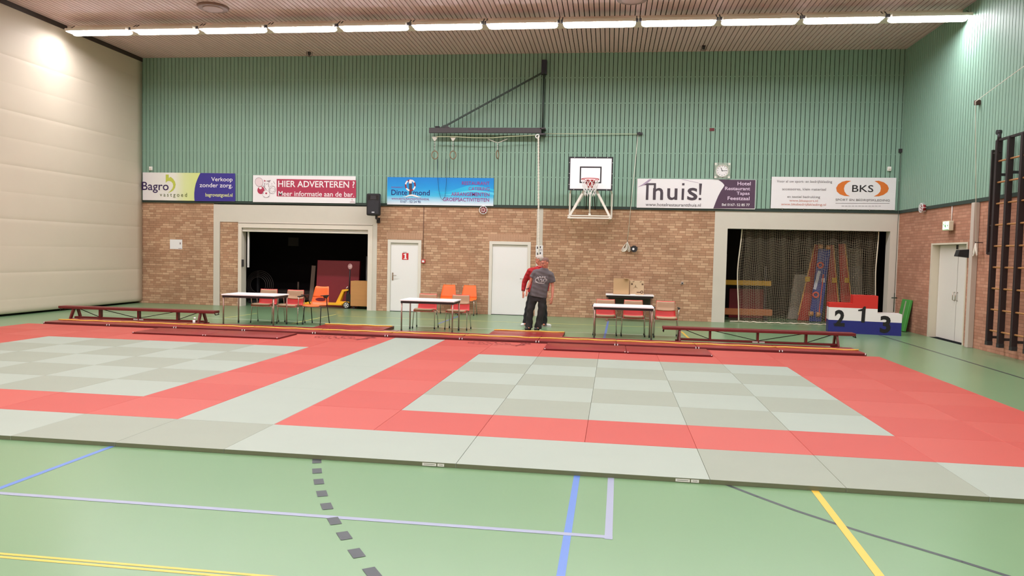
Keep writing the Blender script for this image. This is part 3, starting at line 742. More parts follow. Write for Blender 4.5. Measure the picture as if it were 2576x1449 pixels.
m.bar((-0.035, y_, 0.20), (-0.035, y_, 0.27), 0.002, 0.014, (1, 0, 0)); m.bar((0.0, y_, 0.065), (0.10, y_, 0.065), 0.002, 0.028, (0, 0, 1)); m.build('box_print', [INK], t)
m = MB(); m.tube([(0.14+0.032*math.cos(2*PI*i/16), y_, 0.075+0.032*math.sin(2*PI*i/16)) for i in range(16)], 0.012, 6, closed=True, flat=0.3); m.build('round_print', [INK], t)
m = MB(); m.box(-0.07, 0.07, -0.04, 0.04, 0, 0.018); o = m.bevel(0.006, 2).build('tape_packet', [PAPER], loc=(2.98, 12.76, 0.751)); tag(o, 'small flat white packet lying before the printed box', 'packet')

# ------------------------------------------------------------------ advertising boards on the green boarding
YS = YG - 0.012                             # back of the boards
def P2(px, py, o, Y=None):
    v = onY(px, py, Y if Y is not None else o.location.y); return (v.x-o.location.x, v.z-o.location.z)
def crop(sc, ox, oy): return lambda pts: [(ox+x/sc, oy+y/sc) for x, y in pts]
def banner(label, x0, x1, z0, z1, material):
    t = thing('advert_board', label, 'advertising board', (x0, YS-0.02, z0), 0, 'advertising boards on the end wall')
    m = MB(); m.box(0, x1-x0, 0, 0.02, 0, z1-z0); m.bevel(0.003, 1).build('panel', [material], t)
    return t
def poly(t, pts, color, y, name, cv=None):
    pts = [P2(a, b, t) for a, b in (cv(pts) if cv else pts)]
    m = MB(); m.face([(a, y, b) for a, b in pts]); o = m.build(name, [color], t, recalc=False); return o
def txt(t, body, box, color, bold=0.0, y=-0.006, name='lettering', italic=0):
    xa, xb, ya, yb = box; ym = (ya+yb)/2
    a = P2(xa, ym, t); b = P2(xb, ym, t); top = P2((xa+xb)/2, ya, t)[1]; bot = P2((xa+xb)/2, yb, t)[1]
    return text_mesh(body, (a[0], b[0], bot, top), color, t, name, y, bold, italic=italic)
BW = mat('board_white', (240, 238, 238), 0.4)
# 1 blue and lime
LIME = ramp_mat('white_to_lime_print', 'X', [(0.0, (236, 232, 232)), (1.05, (238, 238, 226)), (1.4, (222, 232, 168)), (2.25, (208, 222, 108))])
t = banner('lime and blue estate agent board beside the dividing curtain', -12.17, -9.145, 3.215, 4.075, LIME)
c1 = crop(9.908, 350, 420)
NAVY = mat('indigo_print', (56, 48, 140), 0.45); INKP = mat('dark_purple_print', (52, 30, 84), 0.5); OLIVE = mat('olive_print', (92, 104, 44), 0.5); LIMEP = mat('lime_print', (196, 206, 84), 0.5); YEL = mat('pale_yellow_print', (226, 232, 150), 0.5)
poly(t, [(1530, 150), (1490, 225), (1450, 315), (1412, 420), (1388, 530), (1376, 650), (1376, 760), (1384, 852), (2398, 858), (2395, 160)], NAVY, -0.004, 'blue_field', c1)
poly(t, [(665, 190), (740, 190), (740, 275), (785, 245), (850, 300), (895, 370), (912, 440), (895, 520), (850, 585), (790, 625), (715, 650), (780, 600), (830, 540), (852, 470), (840, 410), (800, 365), (745, 348), (695, 360), (665, 395)], LIMEP, -0.004, 'logo_shape', c1)
txt(t, 'Bagro', (357.5, 424.4, 457.5, 485.2), INKP, 0.006); txt(t, 'v a s t g o e d', (402.5, 470.6, 484.8, 497.8), OLIVE, 0.0)
txt(t, 'Verkoop', (531.7, 585.2, 445.8, 459.4), BW, 0.008); txt(t, 'zonder zorg.', (502.4, 585.2, 460.6, 474.8), BW, 0.008); txt(t, 'bagrovastgoed.nl', (517, 585.2, 485.8, 497.6), YEL, 0.01)
# 2 HIER ADVERTEREN
t = banner('white and crimson board with racket and ball drawings', -8.54, -5.292, 3.205, 4.022, BW)
c2 = crop(7.36, 630, 430); CRIM = mat('crimson_print', (178, 52, 82), 0.45); GREYL = mat('grey_line_print', (150, 132, 136), 0.5); PINK = mat('pale_pink_print', (232, 214, 216), 0.5)
poly(t, [(487, 149), (1956, 172), (1956, 500), (487, 470)], CRIM, -0.004, 'crimson_field', c2)
txt(t, 'HIER ADVERTEREN ?', (699.9, 892.3, 455.2, 471.6), BW, 0.014); txt(t, 'Meer informatie aan de bar.', (700.2, 891, 481.6, 494.2), BW, 0.009)
def disc(t, cx, cy, rx, ry, color, y, name, cv, rot=0.0, inner=0.0, a0=0.0, a1=2*PI, n=36):
    m = MB(); pts = []
    def q(k, a):
        x, yv = rx*k*math.cos(a), ry*k*math.sin(a); X = cx+x*math.cos(rot)-yv*math.sin(rot); Y = cy+x*math.sin(rot)+yv*math.cos(rot)
        r = P2(*cv([(X, Y)])[0], t); return (r[0], y, r[1])
    if inner:
        for i in range(n):
            b0, b1 = a0+(a1-a0)*i/n, a0+(a1-a0)*(i+1)/n; m.face([q(inner, b0), q(1, b0), q(1, b1), q(inner, b1)])
    else: m.face([q(1, a0+(a1-a0)*i/n) for i in range(n)])
    return m.build(name, [color], t, recalc=False)
disc(t, 162, 207, 72, 82, PINK, -0.004, 'racket_strings', c2, -0.35); disc(t, 162, 207, 76, 86, GREYL, -0.006, 'racket_rim', c2, -0.35, 0.92)
poly(t, [(228, 272), (238, 268), (300, 345), (288, 352)], GREYL, -0.005, 'racket_handle', c2)
disc(t, 196, 358, 66, 70, CRIM, -0.006, 'basketball_drawing', c2); disc(t, 188, 316, 28, 22, BW, -0.008, 'ball_highlight', c2)
disc(t, 405, 350, 64, 76, GREYL, -0.005, 'volleyball_outline', c2, 0, 0.94); disc(t, 405, 350, 42, 74, GREYL, -0.005, 'volleyball_seam', c2, 0.6, 0.93); disc(t, 405, 350, 64, 30, GREYL, -0.005, 'volleyball_seam', c2, 0.2, 0.92)
disc(t, 293, 427, 67, 67, BW, -0.009, 'football_drawing', c2); disc(t, 293, 427, 68, 68, GREYL, -0.010, 'football_outline', c2, 0, 0.95)
disc(t, 295, 415, 20, 20, CRIM, -0.011, 'football_patch', c2, 0, 0, 0, 2*PI, 5)
for q in ([(245, 470), (262, 478), (262, 492)], [(330, 478), (342, 466), (338, 486)], [(250, 400), (232, 405), (240, 425)]): poly(t, q, INKP, -0.011, 'football_patch', c2)
poly(t, [(252, 165), (290, 185), (256, 202)], CRIM, -0.005, 'shuttle_tip', c2)
for q in ([(290, 183), (380, 170), (350, 215)], [(262, 220), (275, 222), (268, 300), (258, 298)], [(330, 225), (338, 222), (345, 300), (336, 300)], [(300, 235), (325, 232), (300, 262)], [(425, 192), (432, 190), (455, 238), (449, 242)], [(388, 236), (398, 232), (404, 246), (394, 248)]): poly(t, q, GREYL, -0.005, 'line_drawing', c2)
poly(t, [(1840, 585), (1890, 540), (1938, 585)], PINK, -0.005, 'maker_mark', c2); poly(t, [(1872, 522), (1890, 524), (1886, 545)], GREYL, -0.007, 'maker_mark', c2); poly(t, [(1842, 570), (1938, 574), (1938, 580), (1842, 576)], GREYL, -0.007, 'maker_mark', c2)
# 3 blue
SKY = ramp_mat('blue_to_white_print', 'Z', [(0.0, (238, 244, 248)), (0.11, (190, 226, 242)), (0.27, (66, 190, 232)), (0.5, (20, 156, 226)), (0.815, (8, 132, 218))])
t = banner('blue restaurant board with a lifebuoy drawing', -4.312, -1.10, 3.19, 4.005, SKY)
c3 = crop(8.587, 960, 430); PUR = mat('magenta_print', (158, 52, 136), 0.45); NAV2 = mat('navy_print', (24, 44, 122), 0.45); DKR = mat('maroon_print', (140, 34, 56), 0.45); POST = mat('dark_post_print', (72, 62, 74), 0.5); CY1 = mat('cyan_wave_print', (38, 186, 232), 0.45); CY2 = mat('light_wave_print', (92, 208, 238), 0.45)
poly(t, [(1100, 428), (1250, 455), (1450, 450), (1650, 380), (1850, 320), (2050, 310), (2250, 350), (2425, 400), (2425, 440), (2200, 400), (2000, 390), (1800, 440), (1600, 505), (1420, 525), (1250, 500)], CY1, -0.0035, 'wave_band', c3)
poly(t, [(1300, 500), (1500, 500), (1750, 440), (2000, 405), (2200, 430), (2425, 470), (2425, 525), (2200, 480), (1980, 455), (1760, 480), (1500, 528)], CY2, -0.0045, 'wave_band', c3)
for b, x0, x1, y0, y1 in (('RESTAURANT', 1735, 2332, 229, 303), ('CATERING', 1880, 2332, 349, 420), ('ARRANGEMENTEN', 1505, 2328, 465, 545), ('GROEPSACTIVITEITEN', 1325, 2322, 580, 660)):
    (a, c), (bb, d) = c3([(x0, y0), (x1, y1)]); txt(t, b, (a, bb, c, d), PUR, 0.007)
txt(t, 'Dinte', (984.5, 1024.6, 477.2, 490.8), NAV2, 0.01); txt(t, 'mond', (1038.8, 1081.2, 477.8, 491.6), NAV2, 0.01)
txt(t, 'RESTAURANT', (984.8, 1014, 469.6, 472.6), PUR, 0.0); txt(t, 'WWW.RESTAURANTDINTELMOND.NL', (985, 1080, 498.2, 503.2), PUR, 0.0); txt(t, '0167 - 52 24 90', (1007.2, 1058.4, 504.7, 510.3), NAV2, 0.0)
poly(t, [(590, 300), (655, 300), (652, 515), (592, 518)], POST, -0.005, 'mooring_post', c3)
for i in range(8): disc(t, 622, 312, 118, 128, DKR if i % 2 else BW, -0.007, 'lifebuoy_segment', c3, 0, 0.74, 2*PI*i/8+0.2, 2*PI*(i+1)/8+0.2, 8)
poly(t, [(592, 270), (592, 225), (600, 198), (622, 184), (645, 198), (655, 225), (655, 270)], BW, -0.009, 'post_cap', c3)
poly(t, [(592, 268), (655, 268), (655, 390), (592, 390)], POST, -0.0085, 'mooring_post', c3)
poly(t, [(450, 545), (520, 550), (600, 515), (660, 506), (730, 520), (800, 552), (865, 562), (800, 575), (730, 560), (660, 540), (600, 545), (530, 568)], BW, -0.010, 'white_wave', c3)
# 4 Thuis
t = banner('white and purple hotel board under the wall clock', 3.04, 6.315, 3.205, 4.03, BW)
c4 = crop(7.806, 1590, 400); PLM = mat('plum_print', (84, 60, 82), 0.45); DGR = mat('charcoal_print', (74, 66, 74), 0.45); LAV = mat('lavender_print', (176, 158, 180), 0.5); LIL = mat('pale_lilac_print', (226, 206, 226), 0.5)
poly(t, [(1690, 405), (1770, 460), (1805, 500), (1812, 525), (1790, 560), (1745, 625), (1690, 730), (1640, 850), (1595, 972), (2405, 972), (2425, 412)], PLM, -0.004, 'plum_field', c4)
poly(t, [(108, 555), (200, 500), (280, 440), (335, 400), (385, 400), (330, 450), (260, 505), (190, 530)], LAV, -0.004, 'swoosh', c4); poly(t, [(960, 400), (1010, 402), (1310, 468), (1300, 473)], LAV, -0.004, 'swoosh', c4)
for q in ([(225, 512), (300, 475), (470, 475), (470, 512)], [(280, 512), (328, 512), (318, 803), (268, 803)], [(428, 512), (470, 512), (460, 803), (412, 803)]): poly(t, q, DGR, -0.006, 'lettering_stroke', c4)
txt(t, 'n', (1642.6, 1668.2, 472.8, 502.8), DGR, 0.012, -0.0065)
for b, x0, x1, y0, y1 in (('u', 690, 890, 577, 806), ('s', 1085, 1285, 566, 812)):
    (a, c), (bb, d) = c4([(x0, y0), (x1, y1)]); txt(t, b, (a, bb, c, d), DGR, 0.012)
for q in ([(978, 580), (1026, 580), (1014, 803), (968, 803)], [(984, 475), (1030, 475), (1028, 518), (982, 518)], [(1318, 480), (1374, 484), (1352, 705), (1320, 705)], [(1310, 764), (1358, 766), (1356, 806), (1306, 806)]): poly(t, q, DGR, -0.006, 'lettering_stroke', c4)
txt(t, 'www.hotelrestaurantthuis.nl', (1624, 1763, 511.2, 519.2), DGR, 0.0)
for b, x0, x1, y0, y1, cc, bo in (('Hotel', 2070, 2330, 447, 518, LIL, .014), ('Restaurant', 1825, 2318, 546, 614, LIL, .014), ('Tapas', 2052, 2308, 642, 724, LIL, .014), ('Feestzaal', 1876, 2308, 737, 808, LIL, .014), ('Bel 0167- 52 85 77', 1765, 2310, 874, 924, BW, .014)):
    (a, c), (bb, d) = c4([(x0, y0), (x1, y1)]); txt(t, b, (a, bb, c, d), cc, bo)
# 5 BKS
t = banner('white sportswear board with two orange crescents, above the netted store', 6.738, 10.022, 3.24, 4.12, BW)
c5 = crop(7.156, 1920, 430); ORP = mat('orange_print', (224, 120, 44), 0.45); BLK = mat('black_print', (26, 20, 24), 0.5); GRP = mat('mid_grey_print', (112, 106, 108), 0.5); SAL = mat('salmon_print', (206, 130, 110), 0.5)
poly(t, [(1582, 180), (1500, 176), (1420, 195), (1350, 240), (1312, 305), (1325, 370), (1380, 420), (1460, 448), (1562, 456), (1500, 425), (1462, 370), (1452, 315), (1470, 255), (1520, 210)], ORP, -0.004, 'crescent', c5)
poly(t, [(2002, 182), (2080, 178), (2170, 205), (2235, 255), (2260, 315), (2235, 380), (2165, 430), (2080, 456), (1988, 458), (2060, 420), (2105, 370), (2118, 315), (2105, 260), (2060, 215)], ORP, -0.004, 'crescent', c5)
for b, x0, x1, y0, y1, cc, bo in (('Voor al uw sport- en bedrijfskleding', 245, 1240, 168, 226, GRP, 0), ('accessoires, klein materiaal', 340, 1130, 306, 358, GRP, 0), ('en textiel bedrukking', 432, 1022, 446, 500, GRP, 0), ('www.bkssport.nl', 470, 980, 516, 566, SAL, 0), ('www.bksbedrijfskleding.nl', 320, 1126, 582, 634, SAL, 0),
        ('BKS', 1600, 1982, 255, 380, BLK, 0.004), ('SPORT EN BEDRIJFSKLEDING', 1300, 2276, 505, 556, GRP, 0)):
    (a, c), (bb, d) = c5([(x0, y0), (x1, y1)]); txt(t, b, (a, bb, c, d), cc, bo)
poly(t, [(1300, 578), (2274, 580), (2274, 586), (1300, 584)], GRP, -0.004, 'printed_rule', c5)
for x in range(1410, 2120, 60): poly(t, [(x, 628), (x+46, 628), (x+46, 638), (x, 638)], mat('faint_grey_print', (170, 164, 166), 0.5), -0.004, 'fine_print', c5)
for x in (0.31, 0.88, 1.46, 2.03, 2.62):
    m = MB(); m.box(x-0.008, x+0.008, -0.012, 0.015, -0.03, 0.01); m.build('fixing_clip', [CHROME], t)

# ------------------------------------------------------------------ small wall things
def wthing(name, label, cat, px, py, group=None, off=0.0):
    v = onY(px, py, YB-off); return thing(name, label, cat, (v.x, YB-off, v.z), 0, group)
# number sign on door 1
v = onY(1019.5, 645, YB+0.013)
t = thing('door_sign', 'red square sign with white figure one on the left white door', 'sign', (v.x, YB+0.014, v.z))
m = MB(); m.box(-0.098, 0.098, -0.003, 0, -0.10, 0.10); m.build('sign_plate', [mat('sign_red', (206, 38, 44), 0.45)], t)
m = MB(); m.prism([(-0.055, 0.045), (-0.055, 0.062), (0.0, 0.085), (0.03, 0.085), (0.03, -0.06), (0.055, -0.06), (0.055, -0.08), (-0.05, -0.08), (-0.05, -0.06), (-0.018, -0.06), (-0.018, 0.05)], -0.006, -0.003); m.build('figure', [PAPER], t)
v = onY(1018.5, 635, YB+0.013); m = MB(); m.box(-0.055, 0.055, -0.003, 0, -0.018, 0.018); o = m.build('name_strip', [mat('grey_strip', (190, 188, 180), 0.6)], loc=(v.x, YB+0.014, v.z)); tag(o, 'small grey strip above the red number sign', 'sign')
# notices
v = onY(443, 614.5, YB-0.002); t = thing('notice', 'white landscape paper notice on the brick left of the store bay', 'notice', (v.x, YB-0.002, v.z))
m = MB(); m.box(-0.205, 0.205, -0.003, 0, -0.15, 0.15); m.build('sheet', [PAPER], t); m = MB(); m.box(0.12, 0.16, -0.005, -0.003, 0.0, 0.06); m.build('printed_mark', [GREYL], t)
m = MB(); m.box(0.08, 0.19, -0.005, -0.003, -0.135, -0.12); m.build('printed_mark', [GREYL], t)
for i, (py, lab) in enumerate(((624.5, 'upper white notice on the pilaster behind the climbing rope'), (639.5, 'lower white notice on the pilaster behind the climbing rope'))):
    v = onY(1356.8, py, YB-0.008); t = thing('notice', lab, 'notice', (v.x, YB-0.008, v.z)); m = MB(); m.box(-0.105, 0.105, -0.003, 0, -0.085, 0.085); m.build('sheet', [PAPER], t)
    m = MB(); m.box(0.015, 0.045, -0.005, -0.003, 0.0, 0.06); m.build('printed_mark', [BLK], t); m = MB(); m.box(-0.07, -0.04, -0.005, -0.003, -0.02, 0.05); m.build('printed_mark', [BLK], t)
    for k in range(3): m = MB(); m.box(-0.02, 0.09, -0.005, -0.003, -0.03-0.02*k, -0.022-0.02*k); m.build('printed_line', [GREYL], t)
# fire alarm call point and its conduit
t = wthing('alarm_call_point', 'small red alarm call point on the brick beside the left door', 'alarm button', 1065.5, 657.5)
m = MB(); m.box(-0.055, 0.055, -0.05, 0, -0.055, 0.055); m.bevel(0.008, 2).build('alarm_box', [mat('alarm_red', (196, 52, 48), 0.45)], t); m = MB(); m.box(-0.035, 0.035, -0.054, -0.05, -0.03, 0.03); m.build('alarm_plate', [PAPER], t)
v0, v1 = onY(1066, 521, YB-0.012), onY(1064, 651, YB-0.012)
m = MB(); m.tube([(v0.x, YB-0.012, ZG-0.05), (v0.x, YB-0.012, v1.z)], 0.009, 6); tag(m.build('cable_conduit', [mat('brown_conduit', (120, 88, 70), 0.7)]), 'thin conduit running down the brick to the red alarm box', 'conduit')
# wall clock behind its wire guard
v = onY(1816, 430, YG); t = thing('wall_clock', 'round white wall clock behind a square wire guard above the hotel board', 'clock', (v.x, YG, v.z))
m = MB(); n = 40
m.tube([(0, -0.004, 0), (0, -0.05, 0)], 0.165, 40); m.build('clock_case', [mat('cream_clock_case', (226, 220, 206), 0.5)], t)
m = MB(); m.face([(0.155*math.cos(2*PI*i/n), -0.052, 0.155*math.sin(2*PI*i/n)) for i in range(n)]); f = m.build('dial', [PAPER], t, recalc=False)
for i in range(12):
    a = 2*PI*i/12; s, c = math.sin(a), math.cos(a); m = MB(); m.bar((0.115*s, -0.054, 0.115*c), (0.14*s, -0.054, 0.14*c), 0.012, 0.002, (0, 1, 0)); m.build('hour_mark', [GRP], f)
for a, l, w_ in ((-0.42, 0.09, 0.014), (1.55, 0.13, 0.010)):
    m = MB(); m.bar((-0.02*math.sin(a), -0.057, -0.02*math.cos(a)), (l*math.sin(a), -0.057, l*math.cos(a)), w_, 0.002, (0, 1, 0)); m.build('hand', [BLK], f)
m = MB(); G = 0.205
for i in range(11):
    k = -G + 2*G*i/10; c_ = math.sqrt(max(0, 0.172**2-k*k))
    for s0, s1 in ((-G, -c_), (c_, G)):
        m.tube([(k, -0.085, s0), (k, -0.085, s1)], 0.0045, 5); m.tube([(s0, -0.085, k), (s1, -0.085, k)], 0.0045, 5)
m.tube([(0.172*math.cos(2*PI*i/32), -0.085, 0.172*math.sin(2*PI*i/32)) for i in range(32)], 0.006, 6, closed=True)
m.tube([(-G, -0.085, -G), (G, -0.085, -G), (G, -0.085, G), (-G, -0.085, G)], 0.009, 6, closed=True)
for sx in (-1, 1):
    for sz in (-1, 1): m.tube([(sx*G, -0.085, sz*G), (sx*G, 0, sz*G)], 0.008, 6); m.box(sx*(G-0.02)-0.03, sx*(G-0.02)+0.03, -0.09, -0.084, sz*(G-0.02)-0.03, sz*(G-0.02)+0.03)
m.build('wire_guard', [mat('cream_wire', (232, 230, 218), 0.5)], t)
# small devices
def bell(label, v, rz=0.0):
    t = thing('alarm_sounder', label, 'alarm sounder', v, rz)
    m = MB(); m.tube([(0, 0, 0), (0, -0.07, 0)], 0.085, 20); m.build('sounder_body', [mat('sounder_red', (150, 34, 38), 0.45)], t)
    m = MB(); m.tube([(0.115*math.cos(2*PI*i/24), -0.09, 0.115*math.sin(2*PI*i/24)) for i in range(24)], 0.008, 6, closed=True); m.tube([(0.04*math.cos(2*PI*i/12), -0.10, 0.04*math.sin(2*PI*i/12)) for i in range(12)], 0.007, 6, closed=True)
    for i in range(8): a = 2*PI*i/8; m.tube([(0.04*math.cos(a), -0.10, 0.04*math.sin(a)), (0.115*math.cos(a), -0.09, 0.115*math.sin(a)), (0.12*math.cos(a), 0, 0.12*math.sin(a))], 0.006, 5)
    m.build('wire_cage', [PAPER], t)
v = onY(1217, 525, YB); bell('round caged red sounder on the brick under the blue board', (v.x, YB-0.004, v.z-0.045))
v = onX(2326, 523, XR-0.04); bell('caged red sounder on the right wall near the corner', (XR-0.04, v.y, v.z), -PI/2)
v = onY(381, 424, YG); t = thing('motion_sensor', 'small white sensor box on the green boarding at far left', 'sensor', (v.x, YG, v.z)); m = MB(); m.box(-0.05, 0.05, -0.06, 0, -0.06, 0.06); m.bevel(0.015, 2).build('sensor_case', [WHITE], t)
m = MB(); m.box(-0.03, 0.03, -0.064, -0.06, -0.035, 0.0); m.build('sensor_lens', [mat('cream_lens', (214, 206, 186), 0.4)], t)
v = onY(2236, 425, YG); t = thing('motion_sensor', 'small white sensor box on the green boarding above the sportswear board', 'sensor', (v.x, YG, v.z)); m = MB(); m.box(-0.05, 0.05, -0.06, 0, -0.06, 0.06); m.bevel(0.015, 2).build('sensor_case', [WHITE], t)
m = MB(); m.box(-0.03, 0.03, -0.064, -0.06, -0.035, 0.0); m.build('sensor_lens', [MATS['cream_lens']], t)
v = onY(1716, 712, YB); t = thing('wall_socket', 'small grey wall socket on the brick right of the back table', 'socket', (v.x, YB, v.z)); m = MB(); m.box(-0.035, 0.035, -0.03, 0, -0.04, 0.04); m.bevel(0.008, 2).build('socket_plate', [mat('grey_socket', (172, 160, 152), 0.5)], t)
m = MB(); m.tube([(0, -0.034, -0.008), (0, -0.028, -0.008)], 0.02, 14); m.build('socket_hole', [BLK], t)
v = onY(1791, 326, YG); m = MB(); m.box(-0.065, 0.065, -0.012, 0, -0.04, 0.04); tag(m.build('cover_plate', [mat('dark_red_plate', (110, 40, 44), 0.6)], loc=(v.x, YG, v.z)), 'small dark red plate on the green boarding above the clock', 'plate')
# black lamp and cord coil below the hoop
v = onY(1594.5, 627, YB); t = thing('wall_spotlight', 'small black lamp on the brick beside the hanging cord coil', 'lamp', (v.x, YB, v.z))
m = MB(); m.tube([(0, -0.16, 0.01), (0, -0.02, 0.0)], [0.095, 0.06], 18); m.box(-0.10, 0.10, -0.15, -0.03, 0.05, 0.065); m.build('lamp_body', [BLACK], t); m = MB(); m.tube([(-0.02, -0.165, 0.005), (-0.02, -0.158, 0.005)], 0.032, 14); m.build('lamp_lens', [PAPER], t)
def coil(label, c, rz, cord, n=7, rope_mat=ROPE):
    t = thing('cord_coil', label, 'cord', c, rz); random.seed(3)
    for k in range(2):
        m = MB()
        for i in range(n):
            w_, h, tx = 0.05+0.01*i, 0.18+0.012*i, (-0.085 if k == 0 else 0.06)+random.uniform(-0.02, 0.02)
            if k: w_ *= 0.45
            m.tube([(tx*(1-math.cos(a))/2*1.0 + w_*math.sin(a)*(1-math.cos(a))/2, -0.05-0.006*i*math.sin(a), -h*(1-math.cos(a))/2*1.15) for a in [2*PI*j/18 for j in range(18)]], 0.007, 5, closed=True)
        m.build('loop_bundle', [rope_mat], t)
    m = MB(); m.tube(cord, 0.008, 6); m.build('cord_run', [rope_mat], t)
    m = MB(); m.tube([(0, 0.083 if rz else 0, 0.01), (0, -0.07, 0.01), (0, -0.075, 0.03)], 0.008, 6); m.build('hook', [IRON], t)
    return t
v = onY(1578, 608, YB); vt = onY(1605, 338, YG-0.05)
coil('white cord running down the wall into a coil beside the hoop', (v.x, YB, v.z), 0, [(0, -0.06, 0), (vt.x-v.x, YG-0.05-YB, vt.z-v.z)])
# loudspeaker
v = onY(941, 515, YB-0.42); t = thing('loudspeaker', 'black loudspeaker on a wall bracket beside the left bay', 'speaker', (v.x, YB-0.42, v.z), 0.10)
m = MB(); a = [(-0.20, 0.0), (-0.20, -0.12), (0.20, -0.12), (0.20, 0.0), (0.13, 0.22), (-0.13, 0.22)]; m.prism(a, -0.32, 0.32, 'xy'); m.bevel(0.045, 3).build('speaker_cabinet', [BLACK], t, smooth=0.5)
m = MB(); m.prism([(-0.155, -0.27), (0.155, -0.27), (0.165, 0.09), (0.10, 0.115), (0, 0.13), (-0.10, 0.115), (-0.165, 0.09)], -0.127, -0.118); m.build('speaker_grille', [mat('dark_grille', (40, 40, 44), 0.7, noise=0.3, nscale=160)], t)
m = MB(); m.prism([(-0.15, 0.13), (-0.05, 0.16), (0.05, 0.16), (0.15, 0.13), (0.16, 0.27), (-0.16, 0.27)], -0.124, -0.118); h = m.build('horn', [mat('horn_black', (12, 12, 13), 0.35)], t)
m = MB(); m.prism([(-0.09, 0.15), (0.09, 0.15), (0.075, 0.26), (-0.075, 0.26)], -0.128, -0.122); m.build('horn_throat', [mat('horn_grey', (48, 48, 52), 0.4)], h)
m = MB(); m.box(-0.04, 0.04, -0.131, -0.125, -0.245, -0.21); m.build('badge', [mat('pale_badge', (190, 192, 196), 0.4)], t)
m = MB(); m.box(0.04, 0.10, 0.0, 0.06, -0.42, -0.30); m.bar((0.07, 0.03, -0.39), (0.05, 0.41, -0.43), 0.05, 0.05); m.box(0.0, 0.10, 0.385, 0.405, -0.52, -0.36); m.build('wall_bracket', [BLACK], t)
# emergency exit sign on the right wall
v = onX(2382.5, 568, XR-0.12); t = thing('exit_sign', 'lit green and white escape sign above the double door', 'sign', (XR-0.10, v.y, v.z))
m = MB(); m.box(-0.05, 0.05, -0.17, 0.17, -0.11, 0.11); m.bevel(0.012, 2).build('sign_case', [mat('sign_case_cream', (222, 216, 190), 0.5)], t)
m = MB(); m.face([(-0.052, -0.155, -0.095), (-0.052, 0.155, -0.095), (-0.052, 0.155, 0.095), (-0.052, -0.155, 0.095)]); f = m.build('lit_face', [mat('lit_sign_face', (238, 255, 220), 0.4, emit=((222, 255, 205), 1.6))], t, recalc=False)
SG = mat('sign_green', (60, 130, 72), 0.5, emit=((60, 150, 80), 0.5))
m = MB()
for q in ([(-0.155, -0.095), (0.155, -0.095), (0.155, -0.085), (-0.155, -0.085)], [(0.06, 0.02), (0.14, 0.02), (0.14, 0.085), (0.125, 0.085), (0.125, 0.035), (0.06, 0.035)], [(0.02, 0.05), (0.05, 0.05), (0.05, 0.08), (0.02, 0.08)], [(-0.02, -0.05), (0.05, -0.02), (0.05, 0.02), (0.0, 0.03)], [(-0.13, 0.0), (-0.08, 0.04), (-0.08, -0.04)]):
    m.face([(-0.0535, a, b) for a, b in q])
m.build('running_figure', [SG], f, recalc=False)
m = MB(); m.box(0.0, 0.10, -0.03, 0.03, -0.03, 0.03); m.build('sign_bracket', [WHITE], t)
m = MB(); m.tube([(0.085, 0.03, 0.10), (0.085, 0.03, ZG-0.03-v.z)], 0.012, 6); m.build('sign_cable', [WHITE], t)
# pipe, black lamp and cord coil on the right wall
m = MB(); v = onX(2446, 690, XR-0.06); m.box(-0.06, 0.058, -0.07, 0.07, 0, ZG-0.06); o = m.bevel(0.006, 1).build('pipe_casing', [mat('pale_grey_casing', (196, 184, 170), 0.6)], loc=(XR-0.06, v.y, 0)); tag(o, 'pale grey pipe casing on the right wall between door and climbing frame', 'pipe casing'); PY = v.y
v = onX(2428, 637, XR-0.2); t = thing('wall_spotlight', 'black wedge shaped lamp on the right wall beside the pipe casing', 'lamp', (XR, PY+0.18, v.z))
m = MB(); m.prism([(-0.34, -0.07), (-0.30, 0.07), (-0.05, 0.09), (-0.05, -0.10)], -0.09, 0.09, 'xz'); m.bevel(0.01, 2).build('lamp_body', [BLACK], t); m = MB(); m.box(-0.05, 0, -0.04, 0.04, -0.05, 0.05); m.build('lamp_bracket', [IRON], t)
cy_ = PY-0.16; v = onX(2455, 612, XR-0.06); vt = onX(2462, 258, XR-0.06); v2 = onX(2574, 204, XR-0.06)
coil('white cord hanging down the right wall into a coil beside the pipe casing', (XR-0.085, cy_-0.10, v.z), -PI/2, [(0.0, -0.05, 0), (-(vt.y-cy_), -0.085, vt.z-v.z), (-(v2.y-1.2-cy_), -0.085, v2.z+0.4-v.z)], 6)
m = MB(); m.box(-0.10, 0, -0.05, 0.05, -0.05, 0.05); m.bevel(0.01, 1); o = m.build('pulley_block', [mat('brown_iron', (84, 56, 46), 0.6)], loc=(XG, vt.y, vt.z)); tag(o, 'small brown pulley block on the green right wall', 'pulley')
# cord with handle in the corner
v = onY(2265, 380, YG-0.03); t = thing('pull_cord', 'pulley with dark cord and T handle in the right corner', 'pull cord', (v.x, YB-0.06, v.z))
m = MB(); m.box(-0.04, 0.04, -0.03, 0.06, -0.04, 0.06); m.build('pulley_block', [IRON], t); m = MB(); m.tube([(0.02, -0.02, -0.04), (0.012, -0.03, -(v.z-0.95))], 0.007, 6); m.build('cord_run', [mat('grey_green_cord', (96, 104, 92), 0.7)], t)
m = MB(); m.tube([(0.012, -0.03, -(v.z-0.97)), (0.012, -0.03, -(v.z-0.45))], 0.012, 8); m.tube([(-0.06, -0.03, -(v.z-0.84)), (0.09, -0.03, -(v.z-0.84))], 0.015, 8); m.build('handle', [mat('dark_green_handle', (40, 58, 44), 0.5)], t)
